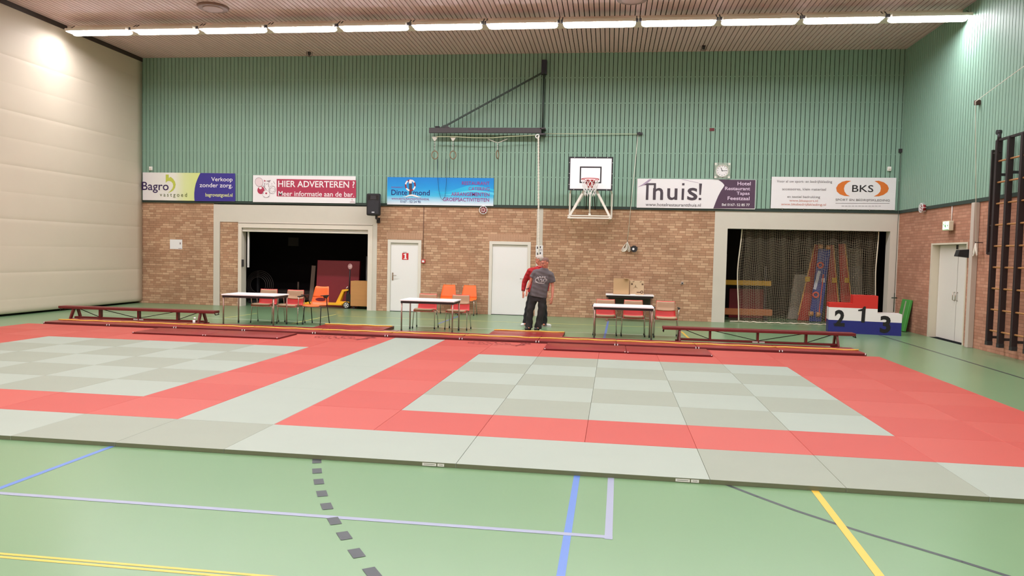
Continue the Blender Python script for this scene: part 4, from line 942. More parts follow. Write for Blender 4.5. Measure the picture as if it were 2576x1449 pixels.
# ceiling discs and small ceiling devices
def ceil_disc(px, py, r, label):
    v = onZ(px, py, ZC); t = thing('ceiling_vent', label, 'ceiling vent', (v.x, v.y, ZC), 0, 'round vents in the slatted ceiling')
    m = MB(); m.tube([(0, 0, -0.05), (0, 0, 0.0)], [r*0.92, r], 36); m.build('rim', [mat('brown_vent', (134, 104, 90), 0.6)], t); m = MB(); m.tube([(0, 0, -0.062), (0, 0, -0.04)], r*0.62, 36); m.build('centre_plate', [mat('pinkish_vent_plate', (168, 134, 120), 0.6)], t)
ceil_disc(536, 17, 0.37, 'round brown ceiling vent above the left lamps'); ceil_disc(1590, -6, 0.37, 'round brown ceiling vent at the top edge right of centre')
for px, py, lab in ((778, 131, 'small dark caged detector on the ceiling over the left boards'), (1770, 115, 'small caged detector on the ceiling over the hotel board')):
    v = onZ(px, py, ZC); t = thing('ceiling_detector', lab, 'detector', (v.x, v.y, ZC))
    m = MB(); m.tube([(0, 0, 0), (0, 0, -0.10)], [0.05, 0.035], 12); m.build('detector_body', [IRON], t)
    m = MB()
    for i in range(6): a = 2*PI*i/6; m.tube([(0.09*math.cos(a), 0.09*math.sin(a), 0), (0.09*math.cos(a), 0.09*math.sin(a), -0.10), (0, 0, -0.14)], 0.005, 5)
    m.build('wire_cage', [mat('grey_wire', (120, 108, 100), 0.5)], t)

# ------------------------------------------------------------------ basketball hoop on its folding wall frame
v = onY(1486, 437, YB-1.0)
t = thing('basketball_hoop', 'white basketball backboard with red rim and net on a white wall frame', 'basketball hoop', (v.x, YB-1.0, v.z))
BW_, BH_ = 0.60, 0.455
def fr(m, x0, x1, z0, z1, w_, y0, y1, mi=0):
    for q in ((x0, x1, z1-w_, z1), (x0, x1, z0, z0+w_), (x0, x0+w_, z0+w_, z1-w_), (x1-w_, x1, z0+w_, z1-w_)): m.box(q[0], q[1], y0, y1, q[2], q[3], mi)
m = MB(); m.box(-BW_, BW_, -0.012, 0.012, -BH_, BH_); bb = m.build('backboard', [mat('backboard_white', (248, 248, 248), 0.35)], t)
m = MB(); fr(m, -BW_-0.005, BW_+0.005, -BH_-0.005, BH_+0.005, 0.042, -0.016, 0.016); m.build('black_border', [mat('black_line_paint', (40, 40, 44), 0.5)], bb)
m = MB(); fr(m, -0.30, 0.295, -0.26, 0.195, 0.036, -0.0145, -0.0122); m.build('target_square', [MATS['black_line_paint']], bb)
for i in range(4):
    for s in (-1, 1):
        m = MB(); m.tube([(-0.45+0.3*i, -0.016, s*(BH_-0.012)), (-0.45+0.3*i, -0.024, s*(BH_-0.012))], 0.009, 8); m.build('board_bolt', [PAPER], bb)
        if i < 3: m = MB(); m.tube([(s*(BW_-0.012), -0.016, -0.3+0.3*i), (s*(BW_-0.012), -0.024, -0.3+0.3*i)], 0.009, 8); m.build('board_bolt', [PAPER], bb)
RIMR = mat('rim_red', (190, 36, 44), 0.4); rz_, ry_, rr_ = -0.185, -0.36, 0.235
m = MB(); m.tube([(rr_*math.cos(2*PI*i/40), ry_+rr_*math.sin(2*PI*i/40), rz_) for i in range(40)], 0.011, 8, closed=True)
m.box(-0.10, 0.10, ry_+rr_-0.01, -0.012, rz_-0.012, rz_+0.012); m.box(-0.075, 0.075, -0.03, -0.012, rz_-0.19, rz_+0.02)
for s in (-1, 1): m.bar((s*0.05, -0.03, rz_-0.17), (s*0.12, ry_+0.1, rz_-0.01), 0.02, 0.02); m.tube([(s*0.235, ry_, rz_), (s*0.12, -0.10, rz_-0.10), (s*0.06, -0.02, rz_-0.12)], 0.008, 6)
rim = m.build('rim', [RIMR], t)
m = MB(); nd = 12
for k in range(nd):
    for s in (-1, 1):
        pts = []
        for j in range(9):
            u = j/8; a = 2*PI*(k + s*u*2.0)/nd; r = rr_*(1-0.72*u**0.55*0.62); r = rr_*(1-u) + 0.128*u if u < 0.55 else rr_*0.45+0.128*0.55 - 0.045*(u-0.55)/0.45
            pts.append((r*math.cos(a), ry_+r*math.sin(a), rz_-0.02-0.44*u))
        m.tube(pts, 0.0065, 5)
m.build('net', [mat('white_net_cord', (244, 244, 240), 0.7)], t)
HF = mat('white_frame_paint', (232, 228, 214), 0.45)
zb = onY(1484, 547, YB-0.9).z - v.z; xb = 0.565
for s in (-1, 1):
    m = MB(); m.bar((s*xb, -0.02, zb), (s*0.09, 0.10, -BH_+0.16), 0.06, 0.05, (0, 1, 0)); m.build('front_strut', [HF], t)
    m = MB(); m.bar((s*xb, 0.05, zb+0.02), (s*0.17, 0.62, -BH_-0.02), 0.05, 0.05, (0, 1, 0)); m.build('rear_strut', [HF], t)
    m = MB(); m.bar((s*0.60, 1.0-0.06, -0.50+0.05), (s*0.60, 1.0-0.06, -1.15), 0.05, 0.05, (0, 1, 0)); m.bar((s*0.6, 0.94, -0.45), (s*0.5, 0.02, -0.30), 0.035, 0.035); m.bar((s*xb, 0.0, zb), (s*xb, 0.99, zb), 0.05, 0.05); m.build('wall_post', [HF], t)
    m = MB(); m.tube([(s*0.11, 0.35, -BH_-0.01), (s*0.13, 0.92, -0.92)], 0.014, 6); m.build('black_strut', [BLACK], t)
m = MB(); m.box(-xb-0.04, xb+0.04, -0.05, 0.0, zb-0.04, zb+0.0); m.box(-xb-0.04, xb+0.04, -0.05, 0.0, zb+0.025, zb+0.055); m.build('lower_rail', [HF], t)
m = MB(); m.tube([(0, 0.0, zb+0.05), (0, 0.0, -BH_-0.05)], 0.022, 10); m.tube([(0, 0, zb+0.04), (0, 0, zb+0.10)], 0.035, 10); m.build('screw_jack', [HF], t)

# ------------------------------------------------------------------ hoist beam with rings
v = onY(1366, 333, YG); v0 = onY(1086, 333, YG)
t = thing('swivel_hoist', 'dark swivelling beam with diagonal stay on the green boarding', 'wall beam', (v.x, YG, v.z)); Lb = v.x-v0.x
BM = mat('dark_grey_beam', (74, 70, 72), 0.5, 0.2)
yb_ = -0.30
m = MB(); m.box(-Lb, -0.02, yb_-0.04, yb_+0.04, -0.075, 0.075); m.bevel(0.006, 1).build('beam', [BM], t)
zt = onY(1366, 185, YG).z - v.z; ztt = onY(1366, 152, YG).z - v.z
m = MB(); m.tube([(0.0, -0.14, -0.13), (0.0, -0.14, zt+0.1)], 0.032, 10); m.build('mast', [mat('dark_green_mast', (48, 66, 58), 0.5)], t)
m = MB(); m.box(-0.075, 0.075, -0.17, -0.008, zt-0.05, ztt-0.02); m.bevel(0.01, 1).build('mast_head', [mat('dark_blue_iron', (40, 40, 58), 0.5)], t)
m = MB(); m.bar((-Lb+0.38, yb_, 0.08), (-0.03, -0.14, zt), 0.05, 0.045); m.build('stay', [MATS['dark_green_mast']], t)
m = MB(); m.prism([(-Lb+0.3, 0.075), (-Lb+0.62, 0.075), (-Lb+0.5, 0.17), (-Lb+0.42, 0.15)], yb_-0.012, yb_+0.012); m.build('gusset', [BM], t)
for z in (0.06, -0.10):
    m = MB(); m.box(-0.06, 0.09, -0.34, -0.008, z-0.022, z+0.022); m.tube([(0.06, -0.35, z), (0.06, -0.33, z)], 0.02, 10); m.build('hinge_plate', [BM], t)
m = MB(); m.box(-Lb+0.18, -Lb+0.30, yb_-0.05, yb_+0.05, 0.075, 0.12); m.build('end_stop', [BLACK], t)
# rope along the beam to the pulley, then the climbing rope down
def ringset(px, py, lab, top, ringpx, turn=0.0, yoke=None):
    p = onY(px, py, YG-0.30); r = onY(ringpx[0], ringpx[1], YG-0.30); t2 = thing('gym_ring', lab, 'gym ring', (p.x, YG-0.30, p.z), 0, 'gym rings hanging from the beam')
    dz = r.z-p.z
    m = MB()
    if yoke: m.tube([(yoke[0], 0, yoke[2]), (0, 0, 0), (yoke[1], 0, yoke[2])], 0.012, 6)
    else: m.prism([(-0.075, 0.0), (0.075, 0.0), (0.02, -0.085), (-0.02, -0.085)], -0.02, 0.02); m.tube([(-0.085, 0, 0.015), (0.085, 0, 0.015)], 0.022, 8)
    m.build('hanger', [mat('pale_metal', (206, 204, 192), 0.4, 0.3)], t2)
    m = MB(); z0, z1 = -0.08 if not yoke else 0.0, dz+0.12; n = 7
    for i in range(n):
        z = z0+(z1-z0)*i/n; h = (z1-z0)/n*0.62; w_ = 0.016
        m.tube([(w_*math.cos(a) if i % 2 else 0, 0 if i % 2 else w_*math.cos(a), z+h*0.5+h*0.6*math.sin(a)) for a in [2*PI*j/10 for j in range(10)]], 0.006, 5, closed=True)
    m.build('chain', [mat('pale_chain', (206, 208, 200), 0.4, 0.4)], t2)
    m = MB(); m.tube([(0.09*math.cos(a)*math.cos(turn)+(r.x-p.x), 0.09*math.cos(a)*math.sin(turn), dz+0.125*math.sin(a)*0.92) for a in [2*PI*j/24 for j in range(24)]], 0.014, 8, closed=True)
    m.build('wooden_ring', [mat('worn_ring_wood', (138, 112, 86), 0.6)], t2)
ringset(1094, 347, 'gym ring on a chain at the outer left end of the beam', None, (1094, 390), 0.25); ringset(1140, 347, 'gym ring on a chain second from the outer end of the beam', None, (1139.5, 390), 0.5)
ringset(1252, 360, 'gym ring seen edge on, hanging from a cord yoke mid beam', None, (1251.5, 389), 1.3, (-0.29, 0.28, 0.12))
pts = [onY(a, b, YG-0.34) for a, b in ((1098, 344), (1144, 344), (1190, 346.5), (1232, 347), (1290, 343), (1349, 340))]
m = MB(); m.tube(pts, 0.011, 6); tag(m.build('hoist_line', [mat('pale_green_line', (206, 212, 176), 0.7)]), 'pale line slung along under the dark beam', 'rope')
p = onY(1352, 343, YG-0.36); t = thing('climbing_rope', 'thick white twisted rope hanging before the pilaster', 'rope', (p.x, YG-0.36, p.z)); q = onY(1352.5, 640, YG-0.36); dz = q.z-p.z; dx = q.x-p.x
m = MB(); n = 90
for k in range(2):
    m.tube([(0.03+(dx)*i/n*1.0 + 0.012*math.cos(i*1.35+k*PI), 0.012*math.sin(i*1.35+k*PI), dz*i/n) for i in range(n+1)], 0.016, 6)
m.build('rope_strand', [ROPE], t)
m = MB(); m.tube([(0.05*math.cos(a), 0, 0.05*math.sin(a)) for a in [2*PI*j/16 for j in range(16)]], 0.016, 8, closed=True); m.build('pulley_wheel', [PAPER], t)
m = MB(); m.tube([(dx+0.03, 0, dz), (dx+0.05, 0, dz-0.06), (dx+0.01, 0, dz-0.12), (dx+0.05, 0, dz-0.2)], 0.018, 8); m.build('rope_tail', [ROPE], t)
p, q = onY(1368, 336.5, YG-0.12), onY(1606, 337, YG-0.05)
m = MB(); m.tube([p, q], 0.010, 6); tag(m.build('guide_line', [MATS['pale_green_line']]), 'thin pale line running from the beam to the pulley above the hoop', 'rope')
v = onY(1608, 337, YG); m = MB(); m.box(-0.06, 0.09, -0.08, 0, -0.03, 0.03); m.tube([(0.0, -0.09, 0), (0.0, -0.05, 0)], 0.045, 12); tag(m.build('pulley_block', [IRON], loc=(v.x, YG, v.z)), 'dark pulley block on the green boarding above and right of the hoop', 'pulley')
pts = [onY(a, b, YS-0.06) for a, b in ((1100, 400), (1101, 445), (1104, 480), (1108, 496), (1113, 502.5), (1119, 495), (1122, 470), (1124, 430), (1124, 400))]
m = MB(); m.tube(pts, 0.005, 5); tag(m.build('thin_cable', [mat('dark_blue_cable', (36, 60, 96), 0.6)]), 'thin dark cable loop hanging in front of the blue board', 'cable')

# ------------------------------------------------------------------ wall climbing frame on the right
CF = mat('dark_brown_steel', (48, 38, 38), 0.5, 0.2); RW = mat('rung_wood', (172, 122, 74), 0.5, noise=0.1, nscale=6)
XF = 9.9; ups = [7.97, 7.53, 7.06, 6.59, 6.12]
t = thing('gym_ladder', 'dark steel climbing frame with wooden rungs on the right wall', 'climbing frame', (XF, 7.0, 0))
for i, y in enumerate(ups):
    m = MB(); m.box(-0.055, 0.055, y-7.0-0.035, y-7.0+0.035, 0.26, 4.28); m.bevel(0.006, 1).build('upright', [CF], t)
    m = MB(); m.box(-0.05, 0.05, y-7.0-0.05, y-7.0+0.05, 0.2, 0.28); m.bar((0, y-7.0, 0.36), (0.26, y-7.0, 0.36), 0.05, 0.05); m.bar((0, y-7.0, 3.6), (0.24, y-7.0, 3.6), 0.05, 0.05); m.build('wall_bracket', [IRON], t)
for k in range(9):
    z = 0.50 + 0.42*k
    for a, b in zip(ups, ups[1:]):
        m = MB(); m.tube([(-0.0, a-7.0+0.05, z), (-0.0, b-7.0-0.05, z)], 0.019, 8); m.build('rung', [RW], t)
m = MB(); m.bar((0, ups[0]-7.0+0.06, 4.28), (0, ups[-1]-7.0-0.1, 4.28), 0.045, 0.045); m.build('top_rail', [CF], t)
m = MB(); m.tube([(0, 0.97, 4.29), (0.0, 0.97, 4.42)], 0.035, 10); m.tube([(-0.04, 1.0, 4.44), (0.04, 1.0, 4.44)], 0.05, 12); m.build('pulley', [IRON], t)
m = MB(); m.bar((0.02, 1.22, 4.12), (0.02, 1.22, 2.02), 0.055, 0.05); m.bar((0.02, 1.22, 2.03), (0.02, 1.05, 2.05), 0.04, 0.05); m.bar((0.02, 1.24, 4.05), (0.0, 0.9, 4.05), 0.03, 0.03); m.bar((0.02, 1.22, 2.6), (0.02, 1.0, 2.6), 0.025, 0.025); m.build('folding_arm', [CF], t)

# ------------------------------------------------------------------ winners' podium
pz = math.atan2(-0.28, 1.56)
t = thing('podium', 'red white and blue winners podium with places 2, 1 and 3', 'podium', (8.72, 11.74, 0), pz)
PRd = mat('podium_red', (204, 42, 34), 0.45); PWh = mat('podium_white', (238, 234, 230), 0.45); PBl = mat('podium_blue', (34, 40, 120), 0.4)
w0, w1, w2, w3 = -0.835, -0.285, 0.285, 0.835; dh = 0.26; zb_, zw = 0.325, 0.645
for x0, x1, top in ((w0, w1, 0.755), (w1, w2, 0.965), (w2, w3, 0.535)):
    m = MB(); m.box(x0, x1, -dh, dh, 0.0, zb_, 2); m.box(x0, x1, -dh, dh, zb_, min(zw, top), 1)
    if top > zw: m.box(x0, x1, -dh, dh, zw, top, 0)
    m.build('step', [PRd, PWh, PBl], t)
NUM = mat('numeral_black', (18, 18, 20), 0.5)
for b, px0, px1, py0, py1 in (('2', 2099.5, 2125.5, 779.5, 821), ('3', 2214.5, 2241.5, 794.5, 838)):
    def pl(px, py):
        d = ray(px, py); n = Vector((math.sin(pz), -math.cos(pz), 0)); o = Vector(t.location)+n*(dh+0.004); p = C_ + d*((o-C_).dot(n)/d.dot(n)); r = p-Vector(t.location)
        return r.x*math.cos(-pz)-r.y*math.sin(-pz), r.z
    a, bb, top, bot = pl(px0, 800)[0], pl(px1, 800)[0], pl((px0+px1)/2, py0)[1], pl((px0+px1)/2, py1)[1]
    text_mesh(b, (a, bb, bot, top), NUM, t, 'numeral', -dh-0.004, 0.035)
a, bb, top, bot = pl(2158, 800)[0], pl(2177, 800)[0], pl(2171, 771)[1], pl(2171, 811.5)[1]
m = MB(); W_ = bb-a; H_ = top-bot
m.face([(a+W_*u, -dh-0.004, bot+H_*v_) for u, v_ in ((0.45, 0), (0.93, 0), (1.0, 1), (0.72, 1), (0.55, 0.86), (0.0, 0.78), (0.0, 0.70), (0.5, 0.71))]); m.build('numeral', [NUM], t, recalc=False)
m = MB(); m.box(w0+0.12, w0+0.30, -dh-0.003, -dh, 0.20, 0.25); m.build('maker_mark', [mat('dark_navy_mark', (22, 26, 70), 0.5)], t)
# green boards leaning in the corner
GB = mat('bright_green_board', (74, 158, 70), 0.5, noise=0.08, nscale=5)
m = MB(); m.box(-0.035, 0.035, -0.27, 0.27, 0, 0.84); m.bevel(0.01, 1); o = m.build('green_panel', [GB], loc=(9.99, 12.72, 0.012), rot=(0, 0.17, 0)); tag(o, 'bright green panel leaning on the right wall behind the podium', 'panel')
m = MB(); m.box(-0.038, -0.0355, -0.05, 0.03, 0.02, 0.80); m.build('worn_strip', [mat('grey_worn_strip', (164, 164, 140), 0.7)], o)

# ------------------------------------------------------------------ left store: crash mats, pallet truck, box
CM = mat('maroon_crash_mat', (126, 22, 34), 0.5, noise=0.08, nscale=2)
def leaning(name, label, cat, x, y, w_, h, th, tilt, m_, rz=0.0, group=None):
    m = MB(); m.box(-w_/2, w_/2, 0, th, 0, h); m.bevel(0.015, 2); o = m.build(name, [m_], loc=(x, y, 0.004), rot=(-tilt, 0, rz)); return tag(o, label, cat, group, 'thing')
leaning('crash_mat', 'big maroon crash mat leaning in the left store behind the pallet truck', 'crash mat', -6.21, 14.55, 1.40, 1.47, 0.13, 0.10, CM, 0, 'crash mats in the left store')
gw = mat('grey_brown_wood', (120, 100, 90), 0.7, noise=0.1, nscale=4)
for i, (px, w_, lab) in enumerate(((783, 0.13, 'grey brown plank leaning left of the maroon mats'), (797, 0.06, 'narrow grey lath leaning against the maroon mats'))):
    v = onY(px, 700, 14.75); m = MB(); m.box(-w_/2, w_/2, 0, 0.04, 0, 1.28 if i == 0 else 1.42); o = m.build('plank', [gw], loc=(v.x-0.10, 14.95, 0.0), rot=(-0.06, 0.05, 0)); tag(o, lab, 'plank', 'planks in the left store')
t = thing('pallet_truck', 'yellow hand pallet truck parked in the left store', 'pallet truck', (-5.80, 14.12, 0), 0.0)
YL = mat('pallet_truck_yellow', (248, 186, 44), 0.4)
for y in (-0.16, 0.16):
    m = MB(); m.box(-1.25, 0.0, y-0.075, y+0.075, 0.10, 0.155); m.bevel(0.01, 1).build('fork', [YL], t)
m = MB(); m.prism([(-0.22, 0.085), (0.02, 0.085), (0.02, 0.15), (0.19, 0.17), (0.19, 0.215), (-0.10, 0.215), (0.02, 0.52), (0.16, 0.555), (0.16, 0.60), (-0.04, 0.58), (-0.24, 0.17)], -0.09, 0.09); m.bevel(0.008, 1).build('front_frame', [YL], t)
m = MB(); m.tube([(0.13, 0, 0.15), (0.13, 0, 0.62)], 0.05, 12); m.box(0.08, 0.24, -0.06, 0.06, 0.20, 0.44); m.build('hydraulic_pump', [BLACK], t)
for y in (-0.09, 0.09):
    m = MB(); m.tube([(0.11, y-0.028, 0.105), (0.11, y+0.028, 0.105)], 0.105, 24); wl = m.build('wheel', [BLACK], t)
    m = MB(); m.tube([(0.11, y-0.032, 0.105), (0.11, y+0.032, 0.105)], 0.078, 20); m.build('wheel_disc', [mat('pale_wheel_disc', (214, 212, 206), 0.4)], wl)
    m = MB()
    for k in range(5):
        a = 2*PI*k/5; m.bar((0.11+0.03*math.cos(a), y-0.034, 0.105+0.03*math.sin(a)), (0.11+0.065*math.cos(a), y-0.034, 0.105+0.065*math.sin(a)), 0.028, 0.004, (0, 1, 0))
    m.build('wheel_slots', [BLACK], wl)
m = MB(); m.tube([(0.16, 0, 0.50), (0.185, -0.02, 1.22)], 0.02, 8); m.build('drawbar', [BLACK], t)
m = MB(); m.tube([(0.19+0.06*math.cos(a), -0.03, 1.30+0.075*math.sin(a)) for a in [2*PI*j/16 for j in range(16)]], 0.012, 6, closed=True); m.tube([(0.2, -0.05, 1.30), (0.2, -0.02, 1.30)], 0.05, 14); m.build('handle', [mat('pale_pink_grip', (210, 168, 166), 0.5)], t)
m = MB(); m.tube([(0.08, -0.05, 0.62), (0.13, -0.05, 0.68)], 0.012, 6); m.build('release_lever', [PAPER], t)
t = thing('storage_box', 'tan plywood box on castors at the right of the left store', 'box', (-5.18, 14.15, 0))
m = MB(); m.box(-0.35, 0.35, -0.22, 0.22, 0.09, 0.865); m.bevel(0.006, 1).build('box_body', [mat('tan_plywood', (196, 142, 84), 0.6, noise=0.10, nscale=2, stretch=(1, 1, 5))], t)
for x in (-0.26, 0.26):
    for y in (-0.15, 0.15):
        m = MB(); m.tube([(x, y-0.015, 0.035), (x, y+0.015, 0.035)], 0.035, 12); m.box(x-0.02, x+0.02, y-0.02, y+0.02, 0.05, 0.09); m.build('castor', [IRON], t)
m = MB(); m.tube([(0, 0, 0), (0, 0, 1.62)], 0.022, 8); tag(m.build('metal_pole', [mat('dull_steel', (150, 150, 150), 0.4, 0.5)], loc=(-5.30, 14.75, 0)), 'steel pole standing behind the tan plywood box', 'pole')
m = MB(); v = onY(734, 608, 16.95); m.box(-0.19, 0.19, -0.01, 0, -0.15, 0.15); tag(m.build('notice', [mat('dim_grey_paper', (84, 78, 78), 0.8)], loc=(v.x, 17.09, v.z)), 'dim grey sheet on the dark back wall of the left store', 'notice')
HP = mat('dull_hoop_plastic', (58, 50, 46), 0.5)
t = thing('hoop_rack', 'dark rack with a bundle of hoops at the left of the left store', 'hoop rack', (-9.0, 14.9, 0))
m = MB(); m.box(-0.3, 0.35, -0.06, 0.06, 0, 0.10); m.box(-0.02, 0.02, -0.05, 0.05, 0.1, 1.05); m.build('rack_stand', [IRON], t)
for i in range(5):
    m = MB(); R = 0.46-0.05*i; m.tube([(0.10+R*math.cos(a), -0.09-0.03*i, 0.62+R*math.sin(a)*0.98) for a in [2*PI*j/36 for j in range(36)]], 0.010, 6, closed=True); m.build('hoop', [HP], t)
t = thing('trolley', 'dark low trolley at the back of the left store', 'trolley', (-7.75, 15.6, 0))
m = MB(); m.box(-0.9, 0.6, -0.3, 0.3, 0.12, 0.45); m.bevel(0.02, 1).build('trolley_bed', [mat('dark_brown_trolley', (52, 40, 36), 0.7)], t)
for x in (-0.75, 0.45):
    m = MB(); m.tube([(x, -0.32, 0.08), (x, -0.27, 0.08)], 0.08, 14); m.build('wheel', [BLACK], t)
m = MB(); m.tube([(-0.1, -0.2, 0.45), (-0.1, -0.2, 0.72)], 0.03, 8); m.build('post', [gw], t)

# ------------------------------------------------------------------ right store behind the net
YN = 15.1
def board(name, label, cat, q, th, m_, group=None, Y=YN, edge=None):
    """tall board whose outline is given by four corner points on the plane y=Y"""
    p = [onY(a, b, Y) for a, b in q]; c = sum(p, Vector())/4; zb = min(x.z for x in p); dz = -zb+0.01 if zb < 0.35 else 0
    t = thing(name, label, cat, (c.x, Y, 0), 0, group)
    m = MB(); m.prism([(x.x-c.x, max(x.z+dz*(1-(x.z-zb)/2.2), 0.0)) for x in p], 0, th); m.bevel(0.008, 1).build('panel', [m_], t)
    return t, c
def strip(t, q, w_, m_, Y, name, th=0.02):
    o = t.location; a, b = onY(*q[0], Y), onY(*q[1], Y); m = MB(); m.bar((a.x-o.x, Y-o.y-th/2, max(a.z, 0.02)), (b.x-o.x, Y-o.y-th/2, max(b.z, 0.02)), w_, th, (0, 1, 0)); return m.build(name, [m_], t)
PRD = mat('red_gym_board', (176, 52, 44), 0.5, noise=0.06, nscale=3); TAN = mat('tan_board_edge', (222, 160, 84), 0.5); YBK = mat('yellow_block', (220, 168, 40), 0.5); BLU = mat('blue_padded_vinyl', (40, 62, 140), 0.45); GRM = mat('grey_foam_mat', (150, 142, 130), 0.8)
for lab, q, e, yb in (('red gym board with tan edge at the left of the blue one', [(2049, 614), (2066, 614), (2036, 793), (2007, 792)], [(2050, 614), (2008, 792)], (2031, 702)),
                      ('red gym board with tan edge at the right of the blue one', [(2088, 616), (2096, 616), (2112, 795), (2076, 795)], [(2096, 616), (2112, 795)], (2098, 705)),
                      ('red gym board with tan edge behind the winner step of the podium', [(2110, 613), (2125, 613), (2146, 797), (2118, 797)], [(2125, 613), (2146, 797)], (2130, 705))):
    t, c = board('gym_board', lab, 'gym board', q, 0.05, PRD, 'red gym boards behind the net'); strip(t, e, 0.03, TAN, YN, 'tan_edge')
    v = onY(*yb, YN); m = MB(); m.box(v.x-c.x-0.07, v.x-c.x+0.07, -0.04, 0.0, v.z-0.075, v.z+0.075); m.bevel(0.008, 1).build('yellow_block', [YBK], t)
t, c = board('blue_board', 'blue padded gym board with two red rings, behind the net', 'gym board', [(2060, 624), (2090, 626), (2066, 796), (2036, 795)], 0.07, BLU, Y=YN-0.25); YF = YN-0.255
RNG = mat('coral_ring', (226, 78, 62), 0.5)
for px, py in ((2063.5, 667), (2052, 742)):
    v = onY(px, py, YF); m = MB(); m.tube([(v.x-c.x+0.075*math.cos(a), -0.02, v.z+0.075*math.sin(a)) for a in [2*PI*j/20 for j in range(20)]], 0.026, 8, closed=True); m.build('red_ring', [RNG], t)
strip(t, [(2061, 682), (2049, 728)], 0.085, mat('pale_blue_label', (206, 212, 226), 0.5), YF, 'white_label', 0.006); strip(t, [(2071, 690), (2060, 790)], 0.025, RNG, YF, 'red_piping', 0.012)
v = onY(2070.5, 705, YF); m = MB(); m.box(v.x-c.x-0.045, v.x-c.x+0.045, -0.015, -0.005, v.z-0.06, v.z+0.06); m.build('sticker', [PAPER], t)
for px, py in ((2064, 620), (2083, 622), (2040, 789), (2058, 791)):
    v = onY(px, py, YF); m = MB(); m.tube([(v.x-c.x-0.06, -0.03, max(v.z, 0.08)), (v.x-c.x+0.05, -0.03, max(v.z, 0.08))], 0.07, 12); m.build('wooden_roller', [mat('roller_wood', (206, 140, 84), 0.6)], t)
board('foam_mat', 'tall pale grey foam mat standing left of the red boards', 'mat', [(2000, 690), (2034, 690), (2020, 800), (1982, 800)], 0.15, GRM, 'grey foam mats behind the net', YN+0.4)
board('foam_mat', 'tall pale grey foam mat standing behind the red boards', 'mat', [(2040, 625), (2170, 625), (2170, 800), (2030, 800)], 0.12, GRM, 'grey foam mats behind the net', YN+0.75)
for lab, x0, x1, z0, z1, mm in (('yellow beam resting on the rack at the left of the netted store', 5.2, 7.12, 1.17, 1.37, YBK), ):
    t = thing('rack', 'metal rack with a yellow beam at the left of the netted store', 'rack', (6.2, YN, 0)); 
    m = MB(); m.box(-1.1, 0.95, -0.04, 0.06, 1.02, 1.17); m.bevel(0.01, 1).build('yellow_beam', [YBK], t)
    for x in (-0.95, 0.8):
        m = MB(); m.box(x-0.03, x+0.03, 0.06, 0.12, 0, 1.6); m.build('post', [IRON], t)
t = thing('low_bench', 'low orange brown bench on the floor of the netted store', 'bench', (6.2, YN-0.3, 0)); m = MB(); m.box(-1.1, 0.93, -0.12, 0.12, 0.14, 0.33); m.bevel(0.015, 1).build('bench_top', [mat('orange_brown_wood', (186, 112, 66), 0.6, noise=0.1, nscale=3)], t)
for x in (-0.9, 0.75): m = MB(); m.box(x-0.05, x+0.05, -0.1, 0.1, 0, 0.14); m.build('leg', [IRON], t)
leaning('crash_mat', 'dark maroon mat standing in the rack of the netted store', 'crash mat', 6.55, YN+0.35, 1.1, 0.9, 0.1, 0.02, CM); leaning('grey_panel', 'grey panel standing at the far left of the netted store', 'panel', 5.65, YN+0.4, 0.5, 1.95, 0.05, 0.0, mat('dull_grey_panel', (110, 108, 106), 0.8))
for px, py, lab in ((2010, 740, 'dim red ring lying on the grey foam mat'),): pass
# the goal net hanging across the opening
t = thing('goal_net', 'beige knotted net hanging in folds across the right store bay', 'net', (0, 13.84, 0)); NET = mat('beige_net_cord', (178, 164, 136), 0.8)
x0, x1, zt = 6.03, 9.70, 2.70; NX, NZ = 78, 56
def nxz(i, j):
    u, v_ = i/NX, j/NZ; f = 0.05*math.sin(u*70+1.1*math.sin(v_*2.2)) + 0.03*math.sin(u*31+v_*3); sag = 0.02*math.sin(u*70+0.6)*(1-v_)
    x = x0 + (x1-x0)*u + 0.012*math.sin(v_*9+u*12) - (0.06*math.sin(v_*PI)*(1 if u < 0.02 else 0)) + 0.014*math.sin(u*70)
    return (x, f*(0.4+0.6*(1-v_)), 0.03 + (zt-0.03)*v_ + sag + 0.018*math.sin(u*58+v_*4))
m = MB()
for i in range(NX+1): m.tube([nxz(i, j) for j in range(0, NZ+1, 2)], 0.0031, 3)
for j in range(NZ+1): m.tube([nxz(i, j) for i in range(NX+1)], 0.0031, 3)
o = m.build('netting', [NET], t); o['kind'] = 'stuff'
for i in (0, NX):
    m = MB(); m.tube([nxz(i, j) for j in range(NZ+1)], 0.018, 6); m.build('border_rope', [mat('cream_border_rope', (224, 214, 190), 0.8)], t)
m = MB(); m.tube([(nxz(i, 0)[0]-(0.25 if i == 0 else 0), nxz(i, 0)[1]-0.03, 0.02+0.006*math.sin(i*1.7)) for i in range(NX+1)], 0.017, 6); m.build('ground_rope', [MATS['cream_border_rope']], t)
m = MB(); m.tube([nxz(i, NZ) for i in range(NX+1)], 0.012, 6); m.build('head_rope', [MATS['cream_border_rope']], t)

